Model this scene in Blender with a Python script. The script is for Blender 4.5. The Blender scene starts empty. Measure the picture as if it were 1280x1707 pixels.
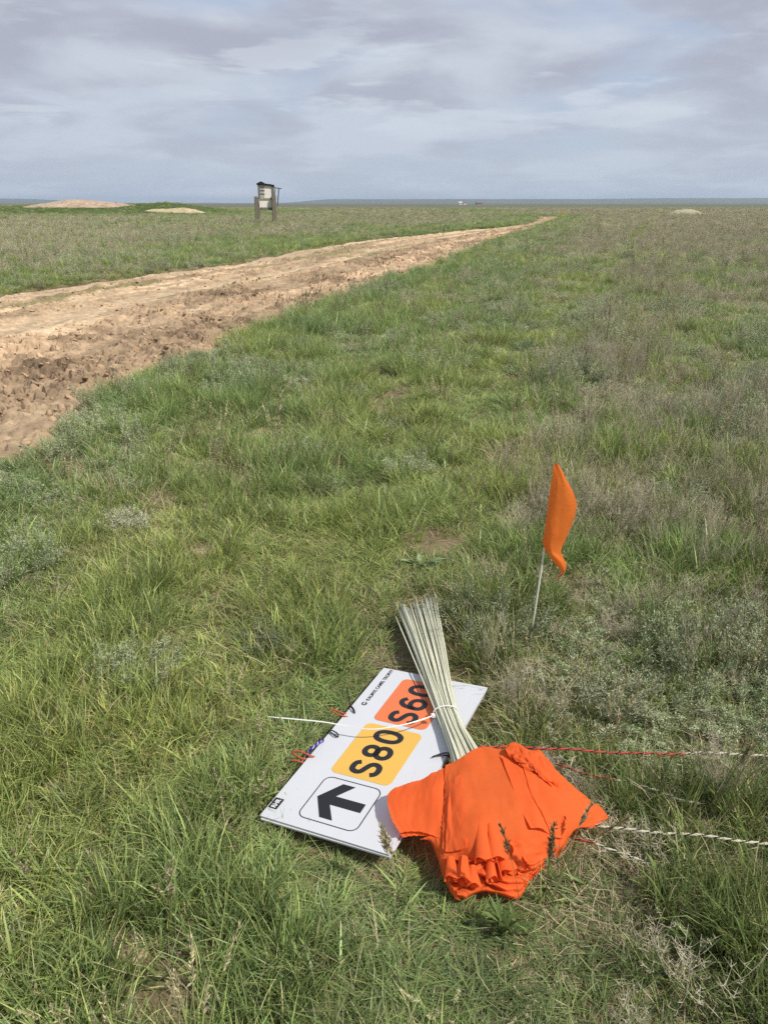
import bpy, math, random
import numpy as np
from mathutils import Vector, Matrix
S = bpy.context.scene
C = S.collection
random.seed(7)
RNG = np.random.default_rng(11)
rad = math.radians

# ------------------------------------------------------------------ camera
PITCH, CAMH = 21.936, 1.6
cd = bpy.data.cameras.new('camera'); cam = bpy.data.objects.new('camera', cd); C.objects.link(cam)
cd.sensor_fit = 'HORIZONTAL'; cd.sensor_width = 36; cd.lens = 36
cd.clip_start = 0.05; cd.clip_end = 40000
cam.location = (0, 0, CAMH); cam.rotation_euler = (rad(90 - PITCH), 0, 0)
S.camera = cam

# ------------------------------------------------------------------ sky and sun
SUN_EL, SUN_AZ = 50.0, 118.0                      # azimuth from +Y towards +X
w = bpy.data.worlds.new('World'); S.world = w; w.use_nodes = True
nt = w.node_tree; N = nt.nodes; L = nt.links; N.clear()
def nn(t, **k):
    n = N.new(t)
    for a, b in k.items(): setattr(n, a, b)
    return n
def mth(op, a, b=None, c=None, clamp=False):
    n = nn('ShaderNodeMath', operation=op, use_clamp=clamp)
    for i, v in enumerate((a, b, c)):
        if v is None: continue
        if isinstance(v, (int, float)): n.inputs[i].default_value = v
        else: L.new(v, n.inputs[i])
    return n.outputs[0]
def mixc(f, a, b):
    n = nn('ShaderNodeMix', data_type='RGBA')
    for i, v in ((0, f), (6, a), (7, b)):
        if isinstance(v, (int, float)): n.inputs[i].default_value = v
        elif isinstance(v, tuple): n.inputs[i].default_value = (*v, 1)
        else: L.new(v, n.inputs[i])
    return n.outputs[2]
def maprange(v, a, b, c=0., d=1.):
    n = nn('ShaderNodeMapRange', interpolation_type='SMOOTHSTEP')
    L.new(v, n.inputs[0])
    for i, x in enumerate((a, b, c, d)): n.inputs[1 + i].default_value = x
    return n.outputs[0]
def noise(vec, scale, detail=5, rough=.55, dist=0.):
    n = nn('ShaderNodeTexNoise'); L.new(vec, n.inputs['Vector'])
    n.inputs['Scale'].default_value = scale; n.inputs['Detail'].default_value = detail
    n.inputs['Roughness'].default_value = rough; n.inputs['Distortion'].default_value = dist
    return n.outputs[0]
sky = nn('ShaderNodeTexSky', sky_type='NISHITA', sun_disc=False)
sky.sun_elevation = rad(SUN_EL); sky.sun_rotation = rad(SUN_AZ); sky.air_density = 1.0; sky.dust_density = 1.5
geo = nn('ShaderNodeTexCoord')
sep = nn('ShaderNodeSeparateXYZ'); L.new(geo.outputs['Generated'], sep.inputs[0])
zz = mth('ADD', mth('MAXIMUM', sep.outputs[2], 0.0), 0.17)
com = nn('ShaderNodeCombineXYZ')                 # cloud layer: a flat deck above the plain
L.new(mth('DIVIDE', sep.outputs[0], zz), com.inputs[0]); L.new(mth('DIVIDE', sep.outputs[1], zz), com.inputs[1])
deck = com.outputs[0]
cover = maprange(noise(deck, .9, 6, .52, .15), .34, .52)
under = maprange(noise(deck, 1.35, 5, .52, .3), .38, .60)
bright = maprange(noise(deck, 1.5, 7, .56, .25), .54, .70)
cm = mixc(under, (5.15, 5.6, 6.4), (3.75, 4.0, 4.8))
cm = mixc(mth('MULTIPLY', bright, .5), cm, (6.1, 6.4, 7.0))
blue = mixc(.72, sky.outputs[0], (4.25, 5.0, 6.5))
col = mixc(cover, blue, cm)
# small far cumulus strips low over the plain
cs = nn('ShaderNodeVectorMath', operation='MULTIPLY'); L.new(geo.outputs['Generated'], cs.inputs[0]); cs.inputs[1].default_value = (4.2, 4.2, 26)
strip = maprange(noise(cs.outputs[0], 1.05, 6, .58, .2), .57, .66)
band = mth('MULTIPLY', maprange(sep.outputs[2], .045, .085), maprange(sep.outputs[2], .24, .13))
col = mixc(mth('MULTIPLY', mth('MULTIPLY', strip, band), .5), col, (6.3, 6.75, 7.4))
hz = maprange(sep.outputs[2], .17, .0)
col = mixc(mth('MULTIPLY', hz, .60), col, (4.65, 5.35, 6.25))
zen = maprange(sep.outputs[2], .25, .6, 1.0, .85)
vm = nn('ShaderNodeVectorMath', operation='SCALE'); L.new(col, vm.inputs[0]); L.new(zen, vm.inputs[3])
bg = nn('ShaderNodeBackground'); L.new(vm.outputs[0], bg.inputs[0]); bg.inputs[1].default_value = 0.108
out = nn('ShaderNodeOutputWorld'); L.new(bg.outputs[0], out.inputs[0])

sd = bpy.data.lights.new('sun', 'SUN'); sd.energy = 4.1; sd.angle = rad(2.2); sd.color = (1, .95, .86)
sun = bpy.data.objects.new('sun', sd); C.objects.link(sun)
sdir = Vector((math.sin(rad(SUN_AZ)) * math.cos(rad(SUN_EL)), math.cos(rad(SUN_AZ)) * math.cos(rad(SUN_EL)), math.sin(rad(SUN_EL))))
sun.rotation_euler = sdir.to_track_quat('Z', 'Y').to_euler()

S.view_settings.view_transform = 'Standard'; S.view_settings.look = 'None'
S.view_settings.exposure = 0.1; S.view_settings.gamma = 1.0
S.cycles.use_denoising = False; S.cycles.max_bounces = 5; S.cycles.diffuse_bounces = 2; S.cycles.transmission_bounces = 3
S.cycles.transparent_max_bounces = 4; S.cycles.glossy_bounces = 1; S.cycles.volume_bounces = 0

# ------------------------------------------------------------------ helpers
def tag(o, label=None, cat=None, group=None, kind=None):
    for k, v in (('label', label), ('category', cat), ('group', group), ('kind', kind)):
        if v: o[k] = v
    return o
def empty(name, loc, rz=0.):
    o = bpy.data.objects.new(name, None); C.objects.link(o); o.location = loc; o.rotation_euler = (0, 0, rz)
    o.empty_display_size = .1
    return o
def npmesh(name, v, quads=None, tris=None, col=None, smooth=False, mi=None):
    me = bpy.data.meshes.new(name); v = np.asarray(v, np.float32)
    q = np.zeros((0, 4), np.int32) if quads is None else np.asarray(quads, np.int32).reshape(-1, 4)
    t = np.zeros((0, 3), np.int32) if tris is None else np.asarray(tris, np.int32).reshape(-1, 3)
    me.vertices.add(len(v)); me.vertices.foreach_set('co', v.ravel())
    nl = q.size + t.size; me.loops.add(nl); me.loops.foreach_set('vertex_index', np.concatenate([q.ravel(), t.ravel()]).astype(np.int32))
    me.polygons.add(len(q) + len(t))
    me.polygons.foreach_set('loop_start', np.concatenate([np.arange(len(q)) * 4, q.size + np.arange(len(t)) * 3]).astype(np.int32))
    me.polygons.foreach_set('use_smooth', np.full(len(q) + len(t), smooth, bool))
    if mi is not None: me.polygons.foreach_set('material_index', np.asarray(mi, np.int32))
    me.update(calc_edges=True); me.validate()
    if col is not None:
        a = me.attributes.new('Col', 'FLOAT_COLOR', 'POINT')
        c4 = np.ones((len(v), 4), np.float32); c4[:, :3] = col; a.data.foreach_set('color', c4.ravel())
    return me
def put(name, me, mat, parent=None, loc=None):
    o = bpy.data.objects.new(name, me); C.objects.link(o)
    for m in (mat if isinstance(mat, (list, tuple)) else [mat]): me.materials.append(m)
    if parent is not None: o.parent = parent
    if loc is not None: o.location = loc
    return o
class MB:
    """collects simple shapes into one mesh"""
    def __init__(s): s.v = []; s.f = []; s.m = []; s.n = 0
    def add(s, v, f, m=0):
        s.v += [tuple(x) for x in v]; s.f += [tuple(i + s.n for i in q) for q in f]; s.m += [m] * len(f); s.n += len(v)
    def box(s, c, d, rz=0., m=0, taper=1., tilt=None):
        x, y, z = [k / 2 for k in d]; R = Matrix.Rotation(rz, 3, 'Z')
        if tilt: R = R @ Matrix.Rotation(tilt[0], 3, 'X') @ Matrix.Rotation(tilt[1], 3, 'Y')
        p = [Vector(c) + R @ Vector((a * x * (taper if e > 0 else 1), b * y * (taper if e > 0 else 1), e * z)) for e in (-1, 1) for a, b in ((-1, -1), (1, -1), (1, 1), (-1, 1))]
        s.add(p, [(3, 2, 1, 0), (4, 5, 6, 7), (0, 1, 5, 4), (1, 2, 6, 5), (2, 3, 7, 6), (3, 0, 4, 7)], m)
    def tube(s, pts, r, n=8, m=0, cap=True):
        pts = [Vector(p) for p in pts]; rr = r if isinstance(r, (list, tuple)) else [r] * len(pts)
        rings = []; up = Vector((0, 0, 1))
        for i, p in enumerate(pts):
            t = (pts[min(i + 1, len(pts) - 1)] - pts[max(i - 1, 0)]).normalized()
            a = t.cross(up if abs(t.z) < .95 else Vector((1, 0, 0))).normalized(); b = t.cross(a)
            rings.append([p + (a * math.cos(k * 2 * math.pi / n) + b * math.sin(k * 2 * math.pi / n)) * rr[i] for k in range(n)])
        v = [q for R in rings for q in R]
        f = [(i * n + k, i * n + (k + 1) % n, (i + 1) * n + (k + 1) % n, (i + 1) * n + k) for i in range(len(pts) - 1) for k in range(n)]
        if cap: f += [tuple(range(n))[::-1], tuple((len(pts) - 1) * n + k for k in range(n))]
        s.add(v, f, m)
    def build(s, name, mat, parent=None, smooth=False):
        me = bpy.data.meshes.new(name); me.from_pydata(s.v, [], s.f); me.update()
        for p, m in zip(me.polygons, s.m): p.material_index = m; p.use_smooth = smooth
        return put(name, me, mat, parent)
def crom(P, n):
    """Catmull-Rom through the points, n per span"""
    P = np.asarray(P, float); Q = np.vstack([2 * P[0] - P[1], P, 2 * P[-1] - P[-2]]); o = []
    for i in range(len(P) - 1):
        a, b, c, d = Q[i:i + 4]
        for t in np.arange(n) / n:
            o.append(.5 * (2 * b + (c - a) * t + (2 * a - 5 * b + 4 * c - d) * t * t + (3 * b - a - 3 * c + d) * t ** 3))
    o.append(P[-1]); return np.array(o)
def hsh(ix, iy, s):
    n = (ix.astype(np.int64) * 374761393 + iy.astype(np.int64) * 668265263 + s * 974634777) & 0xFFFFFFFF
    n = ((n ^ (n >> 13)) * 1274126177) & 0xFFFFFFFF; n = ((n ^ (n >> 16)) * 2246822519) & 0xFFFFFFFF
    return ((n ^ (n >> 15)) & 0xFFFFFF) / float(0xFFFFFF)
def vn(x, y, s=0):
    ix = np.floor(x); iy = np.floor(y); fx = x - ix; fy = y - iy
    ux = fx * fx * fx * (fx * (fx * 6 - 15) + 10); uy = fy * fy * fy * (fy * (fy * 6 - 15) + 10)
    a, b, c, d = hsh(ix, iy, s), hsh(ix + 1, iy, s), hsh(ix, iy + 1, s), hsh(ix + 1, iy + 1, s)
    return (a + (b - a) * ux) + ((c + (d - c) * ux) - (a + (b - a) * ux)) * uy
def fbm(x, y, s=0, o=4, g=.5):
    t = 0; amp = 1; tot = 0
    for i in range(o):
        t = t + vn(x * 2 ** i * (1 + .03 * i) + i * 17.3, y * 2 ** i + i * 9.1, s + i) * amp; tot += amp; amp *= g
    return t / tot
def worley(x, y, s=0):
    ix = np.floor(x); iy = np.floor(y); best = np.full(x.shape, 9.); hid = np.zeros(x.shape); sec = np.full(x.shape, 9.)
    for dx in (-1, 0, 1):
        for dy in (-1, 0, 1):
            cx = ix + dx; cy = iy + dy
            d = np.hypot(cx + hsh(cx, cy, s) - x, cy + hsh(cx, cy, s + 5) - y)
            m = d < best; sec = np.where(m, best, np.minimum(sec, d)); hid = np.where(m, hsh(cx, cy, s + 9), hid); best = np.minimum(best, d)
    return best, sec, hid
def ss(a, b, x):
    t = np.clip((x - a) / (b - a), 0, 1); return t * t * (3 - 2 * t)
_P = rad(PITCH); _F = np.array([0, math.cos(_P), -math.sin(_P)]); _U = np.array([0, math.sin(_P), math.cos(_P)])
def ray(u, v): return _F + np.array([1., 0, 0]) * (u - 640) / 1280 + _U * (853.5 - v) / 1280
def at(u, v, z=0.):
    d = ray(u, v); t = (z - CAMH) / d[2]; return np.array([0, 0, CAMH]) + d * t
def aty(u, v, Y):
    d = ray(u, v); return np.array([0, 0, CAMH]) + d * (Y / d[1])

# ------------------------------------------------------------------ materials
def newmat(name):
    m = bpy.data.materials.new(name); m.use_nodes = True
    t = m.node_tree; t.nodes.clear(); o = t.nodes.new('ShaderNodeOutputMaterial'); return m, t, o
def plain(name, c, rough=.6, spec=.3, var=.12, scale=8., metal=0., bump=0., bscale=60.):
    m, t, o = newmat(name); b = t.nodes.new('ShaderNodeBsdfPrincipled'); t.links.new(b.outputs[0], o.inputs[0])
    b.inputs['Roughness'].default_value = rough; b.inputs['Specular IOR Level'].default_value = spec; b.inputs['Metallic'].default_value = metal
    tc = t.nodes.new('ShaderNodeTexCoord'); ns = t.nodes.new('ShaderNodeTexNoise'); ns.inputs['Scale'].default_value = scale; ns.inputs['Detail'].default_value = 6
    t.links.new(tc.outputs['Object'], ns.inputs['Vector'])
    mx = t.nodes.new('ShaderNodeMix'); mx.data_type = 'RGBA'; t.links.new(ns.outputs[0], mx.inputs[0])
    mx.inputs[6].default_value = (*[k * (1 - var * 1.6) for k in c], 1); mx.inputs[7].default_value = (*[min(1, k * (1 + var * 1.6)) for k in c], 1)
    t.links.new(mx.outputs[2], b.inputs['Base Color'])
    if bump:
        n2 = t.nodes.new('ShaderNodeTexNoise'); n2.inputs['Scale'].default_value = bscale; n2.inputs['Detail'].default_value = 8; t.links.new(tc.outputs['Object'], n2.inputs['Vector'])
        bp = t.nodes.new('ShaderNodeBump'); bp.inputs['Strength'].default_value = bump; bp.inputs['Distance'].default_value = .02
        t.links.new(n2.outputs[0], bp.inputs['Height']); t.links.new(bp.outputs[0], b.inputs['Normal'])
    return m
def leafmat(name, rough=.55, spec=.25, trans=.3, gain=1.0, inst=True):
    m, t, o = newmat(name); A = t.nodes.new('ShaderNodeAttribute'); A.attribute_name = 'Col'
    src = A.outputs['Color']
    if inst:
        B = t.nodes.new('ShaderNodeAttribute'); B.attribute_type = 'INSTANCER'; B.attribute_name = 'tint'
        mx = t.nodes.new('ShaderNodeMix'); mx.data_type = 'RGBA'; mx.blend_type = 'MULTIPLY'; mx.inputs[0].default_value = 1
        t.links.new(src, mx.inputs[6]); t.links.new(B.outputs['Color'], mx.inputs[7]); src = mx.outputs[2]
    b = t.nodes.new('ShaderNodeBsdfPrincipled'); b.inputs['Roughness'].default_value = rough; b.inputs['Specular IOR Level'].default_value = spec
    t.links.new(src, b.inputs['Base Color'])
    tr = t.nodes.new('ShaderNodeBsdfTranslucent'); t.links.new(src, tr.inputs['Color'])
    ms = t.nodes.new('ShaderNodeMixShader'); ms.inputs[0].default_value = trans
    t.links.new(b.outputs[0], ms.inputs[1]); t.links.new(tr.outputs[0], ms.inputs[2]); t.links.new(ms.outputs[0], o.inputs[0])
    return m
def colmat(name, dscale, dvar, rough=.9, bump=.4, bdist=.02, spec=.15):
    """vertex colour times fine grain"""
    m, t, o = newmat(name); A = t.nodes.new('ShaderNodeAttribute'); A.attribute_name = 'Col'
    tc = t.nodes.new('ShaderNodeTexCoord'); ns = t.nodes.new('ShaderNodeTexNoise'); ns.inputs['Scale'].default_value = dscale; ns.inputs['Detail'].default_value = 9; ns.inputs['Roughness'].default_value = .68
    t.links.new(tc.outputs['Object'], ns.inputs['Vector'])
    mr = t.nodes.new('ShaderNodeMapRange'); mr.inputs[1].default_value = .3; mr.inputs[2].default_value = .7; mr.inputs[3].default_value = 1 - dvar; mr.inputs[4].default_value = 1 + dvar
    t.links.new(ns.outputs[0], mr.inputs[0])
    vm = t.nodes.new('ShaderNodeVectorMath'); vm.operation = 'SCALE'; t.links.new(A.outputs['Color'], vm.inputs[0]); t.links.new(mr.outputs[0], vm.inputs[3])
    b = t.nodes.new('ShaderNodeBsdfPrincipled'); b.inputs['Roughness'].default_value = rough; b.inputs['Specular IOR Level'].default_value = spec
    t.links.new(vm.outputs[0], b.inputs['Base Color'])
    bp = t.nodes.new('ShaderNodeBump'); bp.inputs['Strength'].default_value = bump; bp.inputs['Distance'].default_value = bdist
    t.links.new(ns.outputs[0], bp.inputs['Height']); t.links.new(bp.outputs[0], b.inputs['Normal']); t.links.new(b.outputs[0], o.inputs[0])
    return m

# ------------------------------------------------------------------ the lie of the land
RY = np.array([-5, 0, 3, 5, 6.1, 8.1, 8.8, 11.1, 14.5, 20.6, 32.4, 50, 72, 84, 92, 107, 125, 150.])
RX = np.array([-4.2, -3.2, -2.62, -2.45, -2.48, -2.42, -2.12, -1.62, -.88, .92, 3.83, 8.44, 14.2, 17.2, 19.6, 22.4, 23.6, 22.])
LY = np.array([-5, 0, 5, 10, 15.3, 18.5, 23.4, 28.4, 37.7, 50, 62, 67.4, 84, 98, 112, 125, 150.])
LX = np.array([-10.5, -9.8, -9.1, -8.3, -7.4, -6.1, -4.3, -3.4, -1.1, 4.0, 9.4, 11.6, 15.6, 18.4, 20.4, 21.6, 20.])
def redge(y): return np.interp(y, RY, RX) + .30 * (fbm(y * .9, y * 0 + 3, 21, 3) - .5) + .35 * (fbm(y * 3.5, y * 0 + 4, 23, 2) - .5)
def ledge(y): return np.interp(y, LY, LX) + .6 * (fbm(y * .7, y * 0 + 8, 22, 3) - .5)
def inroad(x, y):
    a, b = ledge(y), redge(y)
    return ss(-.12, .18, x - a) * ss(-.12, .18, b - x) * ss(122, 100, y)
def berm(x, y):
    k = np.exp(-((y - 152) / 13.) ** 2)
    prof = ss(-86, -70, x) * ss(-20, -40, x) * 1.25 + .72 * np.exp(-((x + 55) / 8.) ** 2) + .55 * np.exp(-((x + 40) / 5.) ** 2) + .25 * (fbm(x / 3., y / 3., 8, 3) - .5)
    return k * prof
def base(x, y):
    r = np.hypot(x, y)
    z = .05 * (fbm(x / 2.1, y / 2.1, 3, 3) - .5) + .022 * (fbm(x / .35, y / .35, 5, 2) - .5)
    z = z + ss(35, 160, r) * .55 * (fbm(x / 55., y / 55., 6, 2) - .5) * ss(1500, 400, r)
    z = z + berm(x, y)
    d = ((x - .16) / .75) ** 2 + ((y - 1.78) / .72) ** 2        # trampled spot where things lie
    return z * (1 - ss(1.6, .6, d)) - .012 * ss(1.5, .4, d)
def ground_z(x, y): return base(x, y) - .17 * inroad(x, y)

TRK = lambda y: -1.5 + .345 * y
def dryness(x, y):
    dr = x - redge(y); dl = ledge(y) - x; yy = np.maximum(y, .5)
    D = .40 * ss(-.02, .34, x / yy) * ss(1.6, 4.5, y) + .18 + .20 * ss(.15, .6, x) * ss(3, 1, y)
    D = D + 1.15 * (fbm(x / 1.1, y / 1.5, 31, 4) - .5) + .5 * (fbm(x / 4., y / 7., 35, 3) - .5)
    D = D + .30 * ss(-.15, .45, x) * ss(3.4, 2.5, y)
    D = D + .46 * ss(16, 40, y) * ss(2.5, 6, dr)
    D = D - .55 * np.exp(-np.clip(dr, 0, 99) / 1.3) * (dr > -.3) * ss(3, 6, y)
    D = D - .45 * np.exp(-((x - TRK(y)) / .45) ** 2)
    left = .18 + .44 * ss(1.5, 9, dl) + .9 * (fbm(x / 3., y / 4., 33, 4) - .5)
    D = np.where(dl > -.2, left, D)
    D = D - .9 * ss(92, 116, y) * ss(-10, -22, x) * ss(240, 200, y)
    return np.clip(D, 0, 1)
def footprints(x, y, pad=0.):
    """1 inside what lies on the grass: boards, flag heap"""
    c, s_ = .9039, -.4278
    X = x - .0055; Y = y - 1.9298; bx = X * .9036 + Y * -.4275; by = X * .4275 + Y * .904
    m = (np.abs(bx) < .197 + pad) & (np.abs(by) < .40 + pad)
    P = HEAP
    inside = np.zeros(x.shape, bool)
    for i in range(len(P)):
        x1, y1 = P[i]; x2, y2 = P[i - 1]
        k = (y1 > y) != (y2 > y); xi = (x2 - x1) * (y - y1) / (y2 - y1 + 1e-12) + x1
        inside ^= k & (x < xi)
    if pad > .05: inside |= np.hypot(x - .30, y - 1.47) < .22 + pad
    return m | inside
HEAP = [tuple(at(u, v, .03)[:2]) for u, v in ((690, 1290), (700, 1370), (735, 1440), (765, 1490), (860, 1485), (915, 1425), (960, 1365), (990, 1360), (930, 1300), (880, 1250), (800, 1250))]

# ground: one sheet, fine near the camera, out past the horizon
ang = np.concatenate([np.linspace(-180, -60, 41)[:-1], np.linspace(-60, 60, 421)[:-1], np.linspace(60, 180, 41)[:-1]])
rr = np.concatenate([np.geomspace(.35, 12, 190)[:-1], np.geomspace(12, 260, 190)[:-1], np.geomspace(260, 9300, 50)])
A_, R_ = np.meshgrid(np.radians(ang), rr); gx = R_ * np.sin(A_); gy = R_ * np.cos(A_)
gz = ground_z(gx, gy)
na = len(ang); nr = len(rr)
idx = np.arange(na * nr).reshape(nr, na); nx_ = np.roll(idx, -1, 1)
q = np.stack([idx[:-1], idx[1:], nx_[1:], nx_[:-1]], -1).reshape(-1, 4)
vv = np.stack([gx, gy, gz], -1).reshape(-1, 3); vv = np.vstack([vv, [[0, 0, float(gz[0].mean())]]])
tri = np.stack([idx[0], nx_[0], np.full(na, na * nr)], -1)
D = dryness(gx, gy).ravel(); soil = np.array([.175, .13, .078]); straw = np.array([.23, .185, .105])
n1 = fbm(gx / .4, gy / .4, 41, 3).ravel()[:, None]
near = soil * (1 - n1) + straw * n1
greenf = np.array([.115, .14, .05]); brownf = np.array([.21, .18, .125])
n2 = fbm(gx / 14, gy / 30, 44, 4).ravel()
far = greenf + (brownf - greenf) * np.clip(D + .9 * (n2 - .5), 0, 1)[:, None]
r1 = np.hypot(gx, gy).ravel()
# beyond the near plain: fields in long bands
bandn = fbm(gx / 1500, gy / 150, 47, 3).ravel(); bandc = np.array([.12, .15, .085]) + (np.array([.15, .135, .10]) - np.array([.12, .15, .085])) * ss(.42, .58, bandn)[:, None]
far = far + (bandc - far) * ss(230, 420, r1)[:, None]
redf = np.exp(-((gx.ravel() + 38) / 22.) ** 2 - ((gy.ravel() - 212) / 26.) ** 2)[:, None] * .85
far = far * (1 - redf) + np.array([.25, .135, .085]) * redf
gc = near + (far - near) * ss(9, 45, r1)[:, None]
bm_ = (ss(92, 116, gy) * ss(-10, -22, gx) * ss(240, 190, gy)).ravel()[:, None]
gc = gc * (1 - bm_) + np.array([.072, .10, .026]) * bm_
gc = np.vstack([gc, gc[:1]])
M_ground = colmat('steppe_soil', 1.7, .30, .95, .6, .05)
ground = put('ground', npmesh('ground', vv, q, tri, gc, True), M_ground); tag(ground, kind='structure')

# dirt road: rutted dry clay with broken clods
ys = [2.2]
while ys[-1] < 118:
    y = ys[-1]; ys.append(y + (.026 if y < 11 else .026 + (y - 11) * .0052))
ys = np.array(ys); ts = np.linspace(-.035, 1.035, 250)
RYg, RTg = np.meshgrid(ys, ts, indexing='ij'); rl = ledge(RYg); rw = redge(RYg) - rl
rx = rl + rw * RTg; T = np.clip(RTg, 0, 1)
wob = T + .05 * (fbm(rx / 2.4, RYg / 5., 51, 3) - .5)
rough = ss(.50, .62, wob) * ss(1.02, .92, wob) + .34 * ss(.10, .16, wob) * ss(.40, .32, wob)
rough = np.clip(rough * (.56 + 1.0 * ss(.38, .62, fbm(rx / 1.1, RYg / 1.6, 52, 3))) + .55 * ss(.45, .62, fbm(rx / .5, RYg / 1.1, 66, 3)), 0, 1.5)
F1, F2, hid = worley(rx / .125 + .8 * fbm(rx / .2, RYg / .2, 53, 3), RYg / .16 + .8 * fbm(rx / .2, RYg / .2, 54, 2), 55)
slab = ss(.03, .22, F2 - F1) * (.25 + hid ** 1.6)
G1, G2, hid2 = worley(rx / .062, RYg / .07, 57)
crumb = ss(.02, .2, G2 - G1) * hid2
rut = .02 * (fbm(wob * 22, RYg / 7., 70, 3) - .5) - .05 * np.exp(-((wob - .44) / .06) ** 2) - .035 * np.exp(-((wob - .075) / .045) ** 2) - .055 * np.exp(-((wob - .84) / .035) ** 2) - .05 * np.exp(-((wob - .66) / .03) ** 2) + .03 * np.exp(-((wob - .53) / .03) ** 2)
rz = base(rx, RYg) - .035 + rut + rough * (.044 * slab + .038 * crumb + .085 * (fbm(rx / .5, RYg / .8, 58, 3) - .5)) + .022 * (fbm(rx / .12, RYg / .16, 59, 3) - .5)
edge = ss(.0, .03, RTg) * ss(1.0, .97, RTg)
rz = rz * edge + (base(rx, RYg) - .085) * (1 - edge)
rz = rz - .14 * ss(100, 116, RYg)
pale = np.array([.51, .38, .245]); clay = np.array([.45, .325, .21]); damp = np.array([.24, .165, .105]); moss = np.array([.20, .185, .085])
mixr = np.clip(rough * .85 + 1.1 * (fbm(rx / .6, RYg / 1.4, 61, 4) - .45), 0, 1)[..., None]
rc = pale + (clay - pale) * mixr
dm = (ss(.57, .70, fbm(rx / .9, RYg / 1.0, 63, 4)) * np.clip(rough + .15, 0, 1))[..., None]; rc = rc + (damp - rc) * dm * .75
ms_ = (np.exp(-((wob - .515) / .035) ** 2) * ss(.45, .6, fbm(rx / .8, RYg / 2.5, 64, 3)))[..., None]; rc = rc + (moss - rc) * ms_ * .7; stripe = fbm(wob * 15, RYg / 9., 68, 4); rc = rc * (.62 + .76 * fbm(rx / .16, RYg / .34, 67, 5))[..., None] * (.74 + .52 * ss(.3, .7, stripe))[..., None]; rc = rc + (pale * 1.12 - rc) * (np.exp(-((wob - .44) / .045) ** 2) + .8 * np.exp(-((wob - .085) / .03) ** 2) + .6 * np.exp(-((wob - .27) / .03) ** 2))[..., None] * .6; gs_ = (ss(.6, .72, fbm(wob * 12 + 5, RYg / 4., 69, 3)) * ss(.12, .2, wob) * ss(.62, .5, wob))[..., None]; rc = rc + (moss - rc) * gs_ * .75
rc = rc + (np.array([.50, .40, .275]) - rc) * (np.exp(-((T - .03) / .03) ** 2) * .5)[..., None]
ny, ntt = rx.shape; idx = np.arange(ny * ntt).reshape(ny, ntt)
q = np.stack([idx[:-1, :-1], idx[:-1, 1:], idx[1:, 1:], idx[1:, :-1]], -1).reshape(-1, 4)
M_road = colmat('dry_clay', 9., .34, .95, .8, .025)
road = put('dirt_road', npmesh('dirt_road', np.stack([rx, RYg, rz], -1).reshape(-1, 3), q, None, rc.reshape(-1, 3), False), M_road); tag(road, kind='structure')
def road_z(x, y):
    """height of the road surface near a point"""
    i = np.clip(np.searchsorted(ys, y), 0, len(ys) - 1); t = (x - rl[i, 0]) / rw[i, 0]
    j = np.clip(((t + .035) / 1.07 * (len(ts) - 1)).round().astype(int), 0, len(ts) - 1); return rz[i, j], wob[i, j], rough[i, j]

# far ridge
px = np.linspace(-4200, 6200, 260); dy = np.linspace(0, 1, 9); PX, DY = np.meshgrid(px, dy)
ux = PX / 6200 * 1280 + 640
prof = 31 * ss(455, 560, ux) + 34 * ss(170, 0, ux) + 7 * ss(1000, 1150, ux) + 3 * (fbm(PX / 300, PX * 0, 71, 4) - .5) + 2.
tree = 2.2 * (ss(.55, .6, fbm(PX / 90, PX * 0 + 5, 73, 2))) * (vn(PX / 14, PX * 0, 74)) * ss(.3, .9, DY)
hz_ = np.maximum(prof, 1.) * ss(0, .85, DY) * (.93 + .12 * fbm(PX / 500, DY * 3, 72, 3)) + tree - 1.5 * (DY < .01)
hy = 5600 + DY * 1500 + 160 * (fbm(PX / 900, DY * 2, 75, 2) - .5)
idx = np.arange(PX.size).reshape(PX.shape); q = np.stack([idx[:-1, :-1], idx[:-1, 1:], idx[1:, 1:], idx[1:, :-1]], -1).reshape(-1, 4)
hc = np.array([.10, .115, .06]) + np.zeros((PX.size, 3)) + (fbm(PX / 400, DY * 6, 76, 3).ravel()[:, None] - .5) * .05
hills = put('hills', npmesh('hills', np.stack([PX, hy, hz_], -1).reshape(-1, 3), q, None, hc, True), colmat('far_hills', .01, .2, 1, 0)); tag(hills, kind='structure')

# spoil mounds
def mound(name, cx, cy, wx, wy, h, seed, ca, cb, skew=0.):
    n = 70; a, b = np.meshgrid(np.linspace(-1, 1, n * 2), np.linspace(-1, 1, n)); x = cx + a * wx; y = cy + b * wy
    r = np.sqrt((a - skew * (1 - a * a)) ** 2 + b * b); e = fbm(a * 3, b * 3, seed, 3) - .5
    z = h * ss(1.0, .0, r + .25 * e) ** .8 * (1 + .3 * (fbm(a * 6, b * 6, seed + 3, 3) - .5)) + .10 * (fbm(x / .35, y / .35, seed + 5, 3) - .5) * ss(1, .8, r) - .25 * ss(.85, 1, r)
    z = z + base(x, y)
    F, _, hd = worley(x / .5, y / .5, seed + 7); f = np.clip(.5 * hd + .5 * fbm(x / 1.2, y / 1.2, seed + 8, 4), 0, 1).ravel()[:, None]
    c = np.array(ca) + (np.array(cb) - np.array(ca)) * f
    i = np.arange(x.size).reshape(x.shape); q = np.stack([i[:-1, :-1], i[:-1, 1:], i[1:, 1:], i[1:, :-1]], -1).reshape(-1, 4)
    return tag(put(name, npmesh(name, np.stack([x, y, z], -1).reshape(-1, 3), q, None, c, False), colmat(name + '_soil', 3., .3, .95, .5, .06)), kind='structure')
mound('gravel_mound', -54.5, 147.5, 11.0, 6, .58, 81, (.28, .19, .125), (.58, .46, .34))
mound('sand_mound', -35.6, 138, 6.2, 4, .60, 84, (.36, .29, .17), (.62, .51, .34), .35)
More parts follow.
